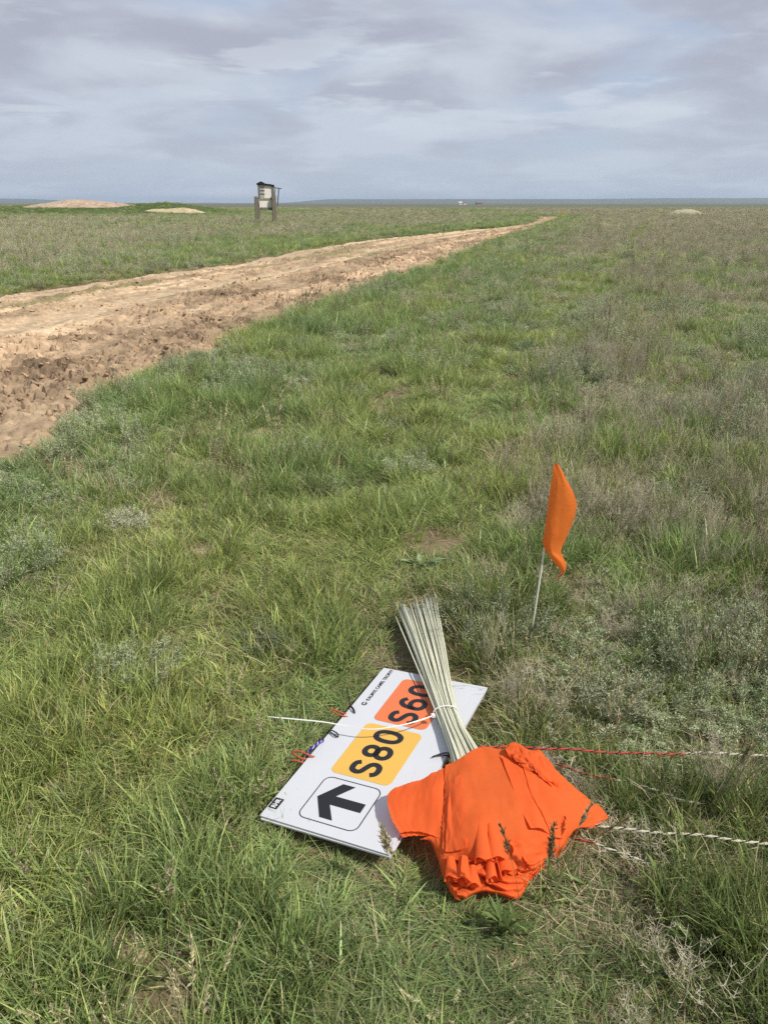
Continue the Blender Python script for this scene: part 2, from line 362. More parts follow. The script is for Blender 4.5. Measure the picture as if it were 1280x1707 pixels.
mound('stone_mound', 50.6, 138, 4.0, 3, .75, 87, (.28, .27, .15), (.52, .49, .36))

# air
hb = MB(); hb.box((0, 0, 23.5), (19400, 19400, 57)); 
m, t, o = newmat('air'); pv = t.nodes.new('ShaderNodeVolumePrincipled'); pv.inputs['Density'].default_value = 1.15e-4
pv.inputs['Color'].default_value = (.66, .80, 1.0, 1); pv.inputs['Anisotropy'].default_value = .1; t.links.new(pv.outputs[0], o.inputs['Volume'])
haze = hb.build('haze', m); tag(haze, kind='stuff'); haze.display_type = 'WIRE'

# ------------------------------------------------------------------ things: printed boards
M_white = plain('white_plastic', (.60, .615, .645), .38, .45, .03, 5)
def dirty(m, c, scale, lo, hi, f):
    t = m.node_tree; b = next(x for x in t.nodes if x.type == 'BSDF_PRINCIPLED'); src = b.inputs['Base Color'].links[0].from_socket; tc = next(x for x in t.nodes if x.type == 'TEX_COORD')
    n_ = t.nodes.new('ShaderNodeTexNoise'); n_.inputs['Scale'].default_value = scale; n_.inputs['Detail'].default_value = 7; n_.inputs['Roughness'].default_value = .62; t.links.new(tc.outputs['Object'], n_.inputs['Vector'])
    r_ = t.nodes.new('ShaderNodeMapRange'); r_.inputs[1].default_value = lo; r_.inputs[2].default_value = hi; r_.inputs[4].default_value = f; t.links.new(n_.outputs[0], r_.inputs[0])
    x_ = t.nodes.new('ShaderNodeMix'); x_.data_type = 'RGBA'; x_.inputs[7].default_value = (*c, 1); t.links.new(r_.outputs[0], x_.inputs[0]); t.links.new(src, x_.inputs[6]); t.links.new(x_.outputs[2], b.inputs['Base Color'])
dirty(M_white, (.30, .25, .18), 42, .66, .76, .75); dirty(M_white, (.42, .40, .36), 5, .55, .8, .22)
M_core = plain('board_edge', (.54, .54, .55), .6, .3, .05, 40)
M_black = plain('black_print', (.018, .018, .022), .45, .4, .1)
M_orangep = plain('orange_print', (.72, .185, .065), .42, .4, .04)
M_yellowp = plain('yellow_print', (.72, .43, .085), .42, .4, .04)
M_wprint = plain('white_print', (.78, .78, .80), .4, .4, .02)
BW, BH = .394, .80
BM = Matrix(((.90105, .42745, -.07346, .00553), (-.42623, .90404, .03228, 1.92984), (.08021, .00222, .99678, .04766), (0, 0, 0, 1)))
def rrect(x0, x1, y0, y1, r, n=7):
    p = []
    for cx_, cy_, a0 in ((x1 - r, y1 - r, 0), (x0 + r, y1 - r, 90), (x0 + r, y0 + r, 180), (x1 - r, y0 + r, 270)):
        p += [(cx_ + r * math.cos(rad(a0 + 90 * i / n)), cy_ + r * math.sin(rad(a0 + 90 * i / n))) for i in range(n + 1)]
    return p
def flat(mb, poly, z, th=.0003, m=0):
    n = len(poly); v = [(x, y, z) for x, y in poly] + [(x, y, z + th) for x, y in poly]
    mb.add(v, [tuple(range(n, 2 * n)), tuple(range(n))[::-1]] + [(i, (i + 1) % n, n + (i + 1) % n, n + i) for i in range(n)], m)
def stroke(mb, path, wd, z, closed=False, th=.0003):
    P = np.asarray(path, float); n = len(P); d = np.zeros_like(P)
    for i in range(n):
        a, b = (P[(i - 1) % n], P[(i + 1) % n]) if closed else (P[max(i - 1, 0)], P[min(i + 1, n - 1)])
        t = (b - a) / (np.linalg.norm(b - a) + 1e-12); d[i] = (-t[1], t[0])
    A = P + d * wd / 2; B = P - d * wd / 2; v = [(*p, z + h) for h in (0, th) for Q_ in (A, B) for p in Q_]
    f = []; m = n if closed else n - 1
    for i in range(m):
        j = (i + 1) % n; f += [(2 * n + i, 3 * n + i, 3 * n + j, 2 * n + j), (i, 2 * n + i, 2 * n + j, j), (n + j, 3 * n + j, 3 * n + i, n + i)]
    if not closed: f += [(0, n, 3 * n, 2 * n), (n - 1, 3 * n - 1, 4 * n - 1, 2 * n - 1)][:0]
    mb.add(v, f)
def ell(cx_, cy_, a, b, n=40, e=2.3):
    return [(cx_ + a * np.sign(math.cos(t)) * abs(math.cos(t)) ** (2 / e), cy_ + b * np.sign(math.sin(t)) * abs(math.sin(t)) ** (2 / e)) for t in np.arange(n) * 2 * math.pi / n]
def glyph(mb, ch, ox, oy, z, k=1.):
    """number plate lettering; reads along +y of the board with its top to -x"""
    W_ = .0185; paths = []
    if ch == '0': paths = [(ell(0, 0, .0235, .0405), True)]
    if ch == '8': paths = [(ell(0, .0200, .0205, .0200, e=2.1), True), (ell(0, -.0195, .0240, .0215, e=2.1), True)]
    if ch == '6': paths = [(ell(0, -.0165, .0240, .0240, e=2.15), True), (crom([(-.0240, -.0165), (-.0225, .006), (-.016, .028), (-.002, .0395), (.012, .0385), (.0215, .0275)], 8), False)]
    if ch == 'S': paths = [(crom([(.0225, .0245), (.015, .0365), (0, .0405), (-.016, .0365), (-.0225, .0215), (-.0165, .0085), (0, .001), (.0175, -.008), (.0240, -.0220), (.0165, -.0365), (0, -.0410), (-.0160, -.0365), (-.0240, -.0235)], 8), False)]
    for p, c in paths: stroke(mb, [(ox - y * k, oy + x * k) for x, y in p], W_ * k, z, c)
def text(body, size, parent, mat, x, y, z, name, bold=.0, sx=1.):
    cu = bpy.data.curves.new(name, 'FONT'); cu.body = body; cu.size = size; cu.offset = bold; cu.extrude = .00012; cu.align_x = 'LEFT'
    t = bpy.data.objects.new(name, cu); dg = bpy.context.evaluated_depsgraph_get(); C.objects.link(t); dg.update()
    me = bpy.data.meshes.new_from_object(t.evaluated_get(dg)); bpy.data.objects.remove(t); me.name = name; me.materials.clear()
    o = put(name, me, mat, parent); o.rotation_euler = (0, 0, rad(90)); o.location = (x, y, z); o.scale = (sx, 1, 1); return o
def board_mesh(mat, name, parent, th=.005):
    mb = MB(); P = rrect(-BW / 2, BW / 2, -BH / 2, BH / 2, .002, 3); n = len(P)
    v = [(x, y, -th) for x, y in P] + [(x, y, 0) for x, y in P]
    mb.add(v, [tuple(range(n, 2 * n)), tuple(range(n))[::-1]], 0); mb.add(v, [(i, (i + 1) % n, n + (i + 1) % n, n + i) for i in range(n)], 1)
    return mb.build(name, [mat, M_core], parent)
sb = empty('sign_board', (0, 0, 0)); sb.matrix_world = BM
tag(sb, 'white sign board lying in the grass printed with S60, S80 and a black arrow', 'sign board')
board_mesh(M_white, 'panel', sb)
mb = MB(); flat(mb, rrect(-.098, .088, .1045, .358, .021), .0006); po = mb.build('orange_patch', M_orangep, sb)
mb = MB(); flat(mb, rrect(-.105, .091, -.170, .0840, .021), .0006); py_ = mb.build('yellow_patch', M_yellowp, sb)
mb = MB(); [glyph(mb, c, -.006, yy, .0010) for c, yy in (('S', .146), ('6', .226), ('0', .306))]; mb.build('lettering', M_black, po)
mb = MB(); [glyph(mb, c, -.008, yy, .0010) for c, yy in (('S', -.122), ('8', -.043), ('0', .036))]; mb.build('lettering', M_black, py_)
mb = MB(); flat(mb, [(-.084, -.2765), (-.038, -.3465), (.002, -.3465), (-.034, -.294), (.061, -.294), (.061, -.259), (-.034, -.259), (.002, -.2065), (-.038, -.2065)], .0006); mb.build('arrow', M_black, sb)
mb = MB(); stroke(mb, rrect(-.1005, .081, -.3635, -.190, .024), .0028, .0006, True); mb.build('arrow_frame', M_black, sb)
mb = MB(); flat(mb, rrect(-.194, -.1655, -.364, -.322, .001, 1), .0006); rb = mb.build('maker_mark', M_black, sb)
text('RHR', .0205, rb, M_wprint, -.1725, -.3605, .0012, 'lettering', .0005, .84)
text('KALMYK CAMEL TROPHY', .0190, sb, M_black, -.1545, .1935, .0008, 'event_name', .0004, .93)
mb = MB(); stroke(mb, [(-.162 + .0075 * math.cos(t), .1755 + .0085 * math.sin(t)) for t in np.linspace(2.2, 6.6, 16)], .0042, .0008)
stroke(mb, [(-.1600, .1850), (-.1575, .1790), (-.1585, .1735)], .0035, .0009); mb.build('emblem', M_black, sb)
M_cordblack = plain('black_elastic', (.012, .012, .016), .6, .4, .1)
def loc2w(x, y, z): return BM @ Vector((x, y, z))
def loop(pts, name='elastic_loop'):
    mb = MB(); mb.tube(crom(pts, 5), .0021, 7); return mb.build(name, M_cordblack, sb, True)
loop([(-.205, -.006, -.004), (-.199, -.008, .004), (-.186, -.012, .007), (-.166, -.022, .006), (-.158, -.018, .003), (-.164, -.010, .007), (-.186, -.004, .009), (-.200, -.002, .003), (-.206, -.001, -.006)])
loop([(-.206, .139, -.004), (-.199, .137, .005), (-.185, .128, .008), (-.172, .116, .006), (-.166, .112, .003), (-.174, .122, .009), (-.186, .130, .012), (-.199, .141, .010), (-.21, .158, .02), (-.238, .196, .035)])
loop([(.207, .02, -.006), (.199, .022, .005), (.180, .010, .007), (.160, -.012, .005), (.170, -.004, .008), (.199, .012, .004), (.206, .012, -.006)])
lb = empty('sign_board', (0, 0, 0)); lb.matrix_world = BM @ Matrix.Translation((.0015, -.0035, -.0062)) @ Matrix.Rotation(rad(.5), 4, 'Z')
tag(lb, 'blank white board lying under the printed sign, only its edges showing', 'sign board'); board_mesh(M_white, 'panel', lb)

# ------------------------------------------------------------------ flags
def clothmat(name, c, tr=.34):
    m, t, o = newmat(name); d = t.nodes.new('ShaderNodeBsdfPrincipled'); d.inputs['Roughness'].default_value = .75; d.inputs['Specular IOR Level'].default_value = .12
    tc = t.nodes.new('ShaderNodeTexCoord'); w1 = t.nodes.new('ShaderNodeTexNoise'); w1.inputs['Scale'].default_value = 14; w1.inputs['Detail'].default_value = 5; t.links.new(tc.outputs['Object'], w1.inputs['Vector'])
    mx = t.nodes.new('ShaderNodeMix'); mx.data_type = 'RGBA'; mx.inputs[6].default_value = (c[0] * .93, c[1] * .82, c[2] * .8, 1); mx.inputs[7].default_value = (min(1, c[0] * 1.05), c[1] * 1.16, c[2] * 1.2, 1); t.links.new(w1.outputs[0], mx.inputs[0])
    t.links.new(mx.outputs[2], d.inputs['Base Color']); T_ = t.nodes.new('ShaderNodeBsdfTranslucent'); t.links.new(mx.outputs[2], T_.inputs['Color'])
    w2 = t.nodes.new('ShaderNodeTexNoise'); w2.inputs['Scale'].default_value = 900; t.links.new(tc.outputs['Object'], w2.inputs['Vector'])
    w3 = t.nodes.new('ShaderNodeTexNoise'); w3.inputs['Scale'].default_value = 22; w3.inputs['Detail'].default_value = 3; t.links.new(tc.outputs['Object'], w3.inputs['Vector'])
    ad = t.nodes.new('ShaderNodeMath'); ad.operation = 'MULTIPLY_ADD'; ad.inputs[1].default_value = .03; t.links.new(w2.outputs[0], ad.inputs[0]); t.links.new(w3.outputs[0], ad.inputs[2])
    b = t.nodes.new('ShaderNodeBump'); b.inputs['Strength'].default_value = .3; b.inputs['Distance'].default_value = .01; t.links.new(ad.outputs[0], b.inputs['Height']); t.links.new(b.outputs[0], d.inputs['Normal'])
    s_ = t.nodes.new('ShaderNodeMixShader'); s_.inputs[0].default_value = tr; t.links.new(d.outputs[0], s_.inputs[1]); t.links.new(T_.outputs[0], s_.inputs[2]); t.links.new(s_.outputs[0], o.inputs[0]); return m
M_cloth = clothmat('orange_cloth', (1., .185, .046), .42); M_stick = plain('pale_stick', (.64, .64, .49), .5, .35, .14, 90)
M_tie = plain('white_nylon', (.74, .74, .70), .35, .5, .03)
def sheet(name, G, mat, parent, nu=7, nv=7, wr=.003, seed=1, fray=.0007, wdir=(26, 9), smooth=True):
    """cloth through a grid of world points, with small wrinkles and a slightly frayed hem"""
    G = np.asarray(G, float); rows = np.stack([crom(r, nu) for r in G]); g = np.stack([crom(rows[:, j], nv) for j in range(rows.shape[1])], 1)
    a, b, _ = g.shape; U_, V_ = np.meshgrid(np.linspace(0, 1, b), np.linspace(0, 1, a)); du = np.gradient(g, axis=1); dv = np.gradient(g, axis=0); nr_ = np.cross(du, dv); nr_ /= np.linalg.norm(nr_, axis=2, keepdims=True) + 1e-9
    if nr_[..., 2].mean() < 0: nr_ = -nr_
    k = (fbm(U_ * wdir[0] / 3, V_ * wdir[1] / 3, seed, 3) - .5) * 2.2 + .6 * (fbm(U_ * 3 + V_, V_ * 3, seed + 4, 2) - .5) * 2
    g = g + nr_ * (k * wr)[..., None]
    for sl in ((0, slice(None)), (-1, slice(None)), (slice(None), 0), (slice(None), -1)): g[sl] += RNG.normal(0, fray, g[sl].shape)
    i = np.arange(a * b).reshape(a, b); q = np.stack([i[:-1, :-1], i[:-1, 1:], i[1:, 1:], i[1:, :-1]], -1).reshape(-1, 4)
    return put(name, npmesh(name, g.reshape(-1, 3), q, None, None, smooth), mat, parent)
zc = lambda x, y, z: at(620 + x * .328125, 1220 + y * .328125, z)
FB = empty('flag_bundle', (.22, 1.62, 0)); FB_inv = Matrix.Translation(-FB.location)
tag(FB, 'bundle of orange flags on pale sticks lying across the sign board, tied with white nylon', 'flags')
FBp = []                                                   # children are built in world space, then parented
def fb(o): FBp.append(o); return o
G_main = [[(375, 178, .142), (430, 152, .148), (478, 120, .15), (535, 84, .14), (600, 82, .132), (685, 108, .125)],
          [(368, 260, .152), (430, 250, .168), (510, 225, .172), (600, 200, .158), (700, 190, .150), (795, 205, .140)],
          [(362, 360, .148), (440, 355, .172), (530, 340, .180), (640, 325, .172), (750, 315, .168), (870, 300, .150)],
          [(358, 470, .128), (440, 465, .150), (540, 450, .168), (650, 440, .160), (770, 430, .158), (905, 410, .138)],
          [(360, 580, .098), (440, 565, .120), (540, 550, .140), (650, 540, .132), (780, 530, .130), (930, 520, .112)],
          [(374, 680, .066), (450, 655, .080), (540, 645, .100), (650, 640, .092), (770, 645, .085), (890, 625, .068)]]
FLAT = lambda z: .030 + (z - .030) * .80
tow = lambda G: [[zc(x, y, FLAT(z)) for x, y, z in r] for r in G]
fb(sheet('flag', tow(G_main), M_cloth, None, 9, 9, .0062, 3, .0007, (15, 9)))
G_left = [[(385, 176, .140), (320, 203, .142), (240, 245, .132), (165, 268, .126), (100, 292, .122)], [(368, 260, .150), (310, 280, .150), (235, 310, .138), (160, 325, .130), (78, 328, .120)],
          [(362, 360, .144), (305, 370, .142), (228, 380, .130), (158, 392, .124), (86, 396, .118)], [(358, 460, .126), (300, 450, .126), (222, 450, .118), (160, 456, .114), (104, 450, .112)], [(354, 545, .100), (292, 522, .106), (232, 507, .108), (185, 508, .108), (140, 514, .106)]]
fb(sheet('flag', tow(G_left), M_cloth, None, 8, 8, .0022, 13))
G_under = [[(x + 14, y + 22, z - .016) for x, y, z in r] for r in G_left]; fb(sheet('flag', tow(G_under), M_cloth, None, 7, 7, .003, 17))
G_skirt = [[(368, 540, .104), (310, 528, .100), (242, 548, .092)], [(366, 620, .086), (330, 590, .082), (290, 556, .076)], [(376, 700, .066), (352, 675, .060), (332, 640, .052)], [(402, 780, .048), (378, 750, .040), (352, 720, .032)], [(450, 858, .022), (420, 848, .020), (386, 790, .016)]]
fb(sheet('flag', tow(G_skirt), M_cloth, None, 8, 8, .0022, 23))
G_wing = [[(676, 78, .140), (725, 50, .150), (800, 92, .142), (860, 114, .136), (920, 180, .124), (1000, 260, .106), (1080, 325, .088), (1150, 375, .068), (1198, 428, .056)],
          [(695, 130, .142), (775, 130, .150), (842, 180, .144), (900, 240, .136), (968, 310, .126), (1030, 375, .108), (1080, 415, .088), (1140, 428, .068), (1196, 442, .055)],
          [(760, 210, .140), (820, 250, .142), (866, 320, .140), (895, 420, .132), (925, 500, .112), (962, 560, .082), (1030, 500, .074), (1090, 474, .064), (1160, 458, .054)],
          [(800, 260, .120), (840, 320, .120), (880, 420, .115), (905, 520, .100), (930, 632, .056), (962, 612, .050), (1050, 474, .062), (1110, 492, .050), (1190, 456, .050)]]
fb(sheet('flag', tow(G_wing), M_cloth, None, 8, 8, .0030, 31))
for k, (o1, z1) in enumerate(((-10, .005), (6, .009), (22, .011), (40, .010), (60, .008), (84, .006))):    # edges of the folded flags above the heap
    R0 = [(688 + o1, 78 + o1 * .7, .142 + z1), (740 + o1 * .5, 118 + o1, .150 + z1), (800 + o1 * .3, 165 + o1 * 1.1, .146 + z1), (850 + o1 * .2, 215 + o1 * 1.2, .140 + z1 * .8), (905 + o1 * .2, 285 + o1, .132 + z1 * .5), (960, 372 + o1 * .6, .116)]
    R1 = [(x - 26, y + 20, z - .012 + .004 * math.sin(3.1 * i + k)) for i, (x, y, z) in enumerate(R0)]; R2 = [(x + 12, y + 10, z - .022) for x, y, z in R0]
    R1 = [(x - 12, y + 10, z - .008 + .004 * math.sin(2.3 * i + 2 * k)) for i, (x, y, z) in enumerate(R0)]
    fb(sheet('flag', tow([R2, R0, R1]), M_cloth, None, 7, 5, .0020, 41 + k))
# corners of further flags lying on the right half of the heap, edges showing
for k, G_ in enumerate(([[(655, 120, .150), (760, 190, .152), (872, 270, .148)], [(700, 250, .163), (800, 300, .163), (900, 380, .146)], [(752, 380, .166), (840, 400, .158), (926, 480, .130)], [(805, 490, .148), (870, 500, .138), (940, 545, .104)]],
                        [(((770, 180, .158)), (870, 240, .152), (955, 300, .138)), ((806, 310, .164), (890, 360, .152), (985, 395, .130)), ((862, 420, .152), (930, 450, .132), (1010, 470, .100)), ((905, 520, .122), (945, 540, .104), (985, 545, .074))],
                        [((690, 560, .136), (790, 545, .134), (900, 530, .118)), ((720, 600, .118), (800, 590, .114), (900, 570, .098)), ((690, 655, .098), (790, 640, .098), (895, 600, .078)), ((640, 690, .088), (770, 680, .084), (890, 640, .064))],
                        [((395, 250, .162), (420, 240, .166), (455, 215, .168)), ((385, 380, .158), (420, 375, .166), (470, 365, .172)), ((378, 500, .132), (420, 500, .140), (480, 500, .152)), ((372, 610, .100), (420, 605, .112), (490, 590, .130))])):
    fb(sheet('flag', tow(G_), M_cloth, None, 9, 9, .0045, 111 + 7 * k, .0003, (9, 8)))
# the crumpled bunch where the far flags fold over each other
for k, (dx, dy, dz) in enumerate(((0, 0, .012), (34, 26, .016), (76, 62, .014))):
    G_ = [[(672 + dx, 74 + dy, .140 + dz), (720 + dx * .9, 48 + dy, .150 + dz), (795 + dx * .5, 88 + dy * .7, .146 + dz), (852 + dx * .4, 108 + dy * .7, .138 + dz * .8), (908 + dx * .3, 165 + dy * .6, .128 + dz * .4)],
          [(684 + dx, 105 + dy, .150 + dz), (738 + dx * .9, 92 + dy, .160 + dz), (800 + dx * .5, 130 + dy * .7, .156 + dz), (862 + dx * .4, 172 + dy * .7, .146 + dz * .8), (925 + dx * .3, 232 + dy * .6, .134 + dz * .4)],
          [(704 + dx, 132 + dy, .144 + dz), (756 + dx * .9, 138 + dy, .150 + dz), (812 + dx * .5, 178 + dy * .7, .150 + dz), (872 + dx * .4, 226 + dy * .7, .142 + dz * .8), (938 + dx * .3, 290 + dy * .6, .130 + dz * .4)]]
    fb(sheet('flag', tow(G_), M_cloth, None, 9, 9, .0095, 151 + 5 * k, .0004, (20, 8)))
# hems of the stacked flags spilling from under the top one, each wavy and curling down
H0 = np.array([(362, 655, .066), (440, 652, .082), (540, 642, .098), (650, 640, .092), (765, 640, .084), (880, 618, .066)], float)
H1 = np.array([(436, 852, .016), (505, 838, .020), (592, 832, .024), (690, 852, .018), (770, 838, .012), (872, 690, .016)], float)
NH = 6
for k in range(NH):
    f = (k + .6) / NH; f1 = max(0., f - .26); nw = 34; t_ = np.linspace(0, 1, nw)
    E = lambda g: np.stack([np.interp(t_, np.linspace(0, 1, 6), (H0 + (H1 - H0) * g)[:, i]) for i in range(3)], 1)
    ph = RNG.uniform(0, 6.28, 3); amp = .25 + 1.1 * fbm(t_ * 3.2, t_ * 0 + k * 3.3, 94, 2); wq = t_ * (6.5 + 2.5 * (k % 3)) + 2.2 * fbm(t_ * 4, t_ * 0 + k, 93, 2) + ph[0]; wv = amp * (np.sin(wq) * .75 + np.sin(t_ * 23 + ph[1]) * .25); wz = amp * (np.sin(wq + 1.4) * .8 + np.sin(t_ * 27 + ph[2]) * .2)
    top, mid, hem = E(f1), E(f - .06), E(f)
    top[:, 2] -= .010; mid[:, 2] += .012 + .012 * wz; mid[:, 1] += 13 * wv; mid[:, 0] += 12 * wz; hem[:, 1] += 24 * wv + 4; hem[:, 0] += 20 * wz; hem[:, 2] += .000 + .013 * wz
    lip = hem.copy(); lip[:, 1] += 3; lip[:, 2] -= .010; lip[:, 0] += 5 * wz
    fb(sheet('flag', [[zc(x, y, FLAT(z)) for x, y, z in r] for r in (top, mid, hem, lip)], M_cloth, None, 3, 5, .0012, 90 + k, .0005, (60, 4)))
def scroll(x, y, z, x2, y2, z2, r, turns=1.6, ph=0.):
    """a flag rolled up round its own hem: open end at the first point, sinking into the heap at the second"""
    p0, p1 = Vector(zc(x, y, FLAT(z))), Vector(zc(x2, y2, FLAT(z2))); d = (p1 - p0).normalized(); a = d.cross(Vector((0, 0, 1))).normalized(); b = a.cross(d); ln = (p1 - p0).length
    n = 44; m = 9; v = []
    for j in range(m + 1):
        f = j / m
        for i in range(n):
            t = i / (n - 1); th = ph + t * turns * 2 * math.pi; R_ = 1.2 * r * (.26 + .74 * t) * (1 + .10 * math.sin(2 * th + 2.2 * f + ph)) * (1.06 - .5 * f)
            v.append(p0 + d * (ln * f + .004 * math.sin(3 * th + ph) * (1 - f)) + a * R_ * math.cos(th) * 1.2 + b * R_ * math.sin(th) * .85)
    q = [(j * n + i, j * n + i + 1, (j + 1) * n + i + 1, (j + 1) * n + i) for j in range(m) for i in range(n - 1)]
    return put('flag', npmesh('flag', v, q, None, None, True), M_cloth)
for a in ((572, 655, .118, 556, 470, .160, .017, 1.7, .3), (650, 652, .114, 606, 470, .156, .021, 1.5, 2.), (412, 750, .076, 402, 640, .090, .015, 1.6, 1.), (458, 762, .074, 462, 640, .096, .019, 1.8, 3.),
          (615, 752, .080, 600, 640, .100, .019, 1.5, 4.), (702, 716, .086, 660, 600, .106, .019, 1.6, .5), (524, 785, .062, 512, 680, .088, .018, 1.5, 2.6), (768, 704, .078, 725, 600, .098, .016, 1.4, 5.)): fb(scroll(*a))
# sticks: squeezed together at the tie
tieC = Vector(at(743, 1188, .078)); topC = Vector(at(692, 1016, .052)); botC = Vector(at(775, 1262, .090))
axis = (topC - botC).normalized(); sideV = axis.cross(Vector((0, 0, 1))).normalized(); upV = sideV.cross(axis)
if sideV.x < 0: sideV = -sideV
stick0 = None
for k in range(84):
    a = RNG.uniform(0, 2 * math.pi); r_ = math.sqrt(RNG.uniform(0, 1)); cx_, cy_ = r_ * math.cos(a), r_ * math.sin(a)
    jj = RNG.normal(0, .16, 2)
    pt = tieC + sideV * cx_ * .037 + upV * cy_ * .018
    lenf = RNG.normal(0, .034) + .050 * cx_ + (RNG.uniform(.03, .07) if RNG.uniform() < .12 else 0)
    pu = topC + axis * lenf + sideV * ((cx_ + jj[0]) * .084 - .006) + upV * ((cy_ + jj[1]) * .030 + .004)
    pb = botC + sideV * (cx_ + .4 * jj[1]) * .047 + upV * (cy_ + .3 * jj[0]) * .022; pe = pb + (pb - pt).normalized() * .10 - Vector((0, 0, .022))
    mb = MB(); P = crom([pe, pb, pt, pt + (pu - pt) * .5 + upV * .002, pu], 3); mb.tube(P, .0025 * RNG.uniform(.9, 1.12), 7); fb(mb.build('stick', M_stick, None, True))
mb = MB(); mb.tube([tieC + sideV * .0410 * math.cos(t) + upV * .0225 * math.sin(t) + axis * .004 * math.sin(t) for t in np.linspace(0, 2 * math.pi, 33)], .0021, 6)
tp = [at(722, 1193, .092), at(706, 1199, .098), at(670, 1209, .096), at(620, 1216, .086), at(575, 1210, .080), at(540, 1204, .086), at(490, 1199, .094), at(446, 1195, .100)]
pts = crom(tp, 6)
mb.tube(pts, [.0024] * (len(pts) - 4) + [.0021, .0018, .0014, .001], 4); tie = fb(mb.build('cable_tie', M_tie))
mb = MB(); hp = Vector(tp[0]); mb.box(hp, (.011, .012, .009), rad(20)); th_ = mb.build('tie_head', M_tie, tie)
for o in FBp: o.parent = FB; o.matrix_parent_inverse = FB_inv
# the flag that stands by itself
Y0 = 2.607; fp = Vector(aty(883, 1070, Y0)); ft = Vector(aty(926.5, 776, Y0 + .01))
MF = empty('marker_flag', fp); tag(MF, 'orange flag on a thin pale stick standing upright in the grass', 'flag'); MFi = Matrix.Translation(-fp)
mb = MB(); mb.tube([fp + (ft - fp) * t + Vector((.003 * math.sin(3 * t), 0, 0)) for t in np.linspace(-.08, 1., 9)], .0040, 8); st_ = mb.build('stick', plain('pole_white', (.74, .72, .60), .5, .3, .08, 40), None, True); st_.parent = MF; st_.matrix_parent_inverse = MFi
zf = lambda x, y, d: aty(840 + x * .1993, 750 + y * .1993, Y0 + d)
Gf = [[(416, 122, -0.002), (426, 113, -0.003), (438, 117, -0.002), (452, 128, 0.000)], [(400, 235, -0.003), (440, 225, -0.011), (480, 220, -0.012), (505, 226, -0.002)], [(382, 350, -0.003), (440, 345, -0.015), (510, 342, -0.017), (578, 352, 0.002)],
      [(368, 460, -0.003), (430, 460, -0.018), (520, 462, -0.017), (608, 452, 0.009)], [(354, 570, -0.003), (415, 575, -0.019), (500, 580, -0.014), (590, 560, 0.011)], [(342, 680, -0.003), (400, 690, -0.019), (470, 695, -0.011), (547, 672, 0.013)],
      [(329, 778, -0.003), (380, 800, -0.017), (440, 800, -0.007), (505, 768, 0.012)], [(352, 842, -0.007), (395, 860, -0.015), (430, 862, -0.007), (476, 846, 0.003)], [(398, 912, -0.011), (432, 908, -0.014), (462, 905, -0.011), (497, 902, 0.000)],
      [(440, 968, -0.009), (470, 960, -0.014), (496, 958, -0.014), (520, 955, -0.006)], [(478, 1024, -0.002), (492, 1020, -0.010), (504, 1018, -0.013), (514, 1006, -0.010)], [(440, 1062, 0.007), (452, 1058, 0.000), (470, 1052, -0.004), (488, 1042, -0.007)], [(414, 1076, 0.009), (418, 1075, 0.004), (424, 1074, 0.000), (430, 1070, -0.002)]]
fl = sheet('flag', [[zf(*p) for p in r] for r in Gf], clothmat('orange_flag_cloth', (1., .245, .045), .52), None, 8, 7, .0042, 71, .0006, (7, 12)); fl.parent = MF; fl.matrix_parent_inverse = MFi
far = MF.copy(); C.objects.link(far); pf = at(955, 366); far.location = (*pf[:2], float(ground_z(np.array([pf[0]]), np.array([pf[1]]))[0]) + .12); far.rotation_euler = (0, 0, rad(20)); far.scale = (1.25, 1.25, 1.1)
far['label'] = 'tiny orange marker flag far away beyond the bend of the dirt road'
for o in (st_, fl): c = o.copy(); C.objects.link(c); c.parent = far
for o in (MF, far): o['group'] = 'flags standing on sticks'

# ------------------------------------------------------------------ ropes and cords
M_cream = plain('cream_strand', (.58, .55, .43), .85, .1, .2, 60); M_dark = plain('dark_strand', (.03, .028, .026), .85, .1, .2, 60); M_red = plain('red_strand', (.50, .085, .07), .8, .15, .18, 60); M_redor = plain('orange_strand', (.42, .115, .05), .8, .15, .2, 60)
def rope(name, pts, R_, mats, label, cat='rope', change=None, pitch=.032, group=None):
    """three strands laid round each other; mats = (light, light, dark), optionally others before CHANGE of its length"""
    P = crom(pts, 10); s = np.concatenate([[0], np.cumsum(np.linalg.norm(np.diff(P, axis=0), axis=1))]); n = max(12, int(s[-1] / .004)); ss_ = np.linspace(0, s[-1], n)
    P = np.stack([np.interp(ss_, s, P[:, i]) for i in range(3)], 1); P[:, 1] += .012 * (fbm(ss_ * 9, ss_ * 0 + R_ * 900, 101, 3) - .5); P[:, 2] += .020 * (fbm(ss_ * 7, ss_ * 0 + R_ * 700, 102, 3) - .5) - .006; mb = MB(); T_ = np.gradient(P, axis=0); T_ /= np.linalg.norm(T_, axis=1, keepdims=True); A = np.cross(T_, [0, 0, 1.]); A /= np.linalg.norm(A, axis=1, keepdims=True) + 1e-9; B = np.cross(A, T_)
    cut = n if change is None else int(n * change)
    for k in range(3):
        ph = ss_ / pitch * 2 * math.pi + k * 2.094; Q_ = P + (A * np.cos(ph)[:, None] + B * np.sin(ph)[:, None]) * R_ * .52
        if cut > 2: mb.tube(Q_[:cut + 1], R_ * (.58 if k < 2 else .38), 6, (0, 0, 2)[k])
        if cut < n - 2: mb.tube(Q_[cut:], R_ * (.58 if k < 2 else .38), 6, (1, 1, 2)[k])
    return tag(mb.build(name, mats, None, True), label, cat, group)
rope('rope', [at(800, 1241, .06), at(850, 1242, .062), at(905, 1247, .058), at(980, 1250, .066), at(1060, 1252, .070), at(1128, 1253, .068), at(1200, 1255, .072), at(1290, 1257, .070), at(1420, 1262, .06)], .0038, [M_red, M_cream, M_dark], 'twisted rope turning from red to cream, the upper one right of the flags', 'rope', .55, .036, 'twisted ropes in the grass')
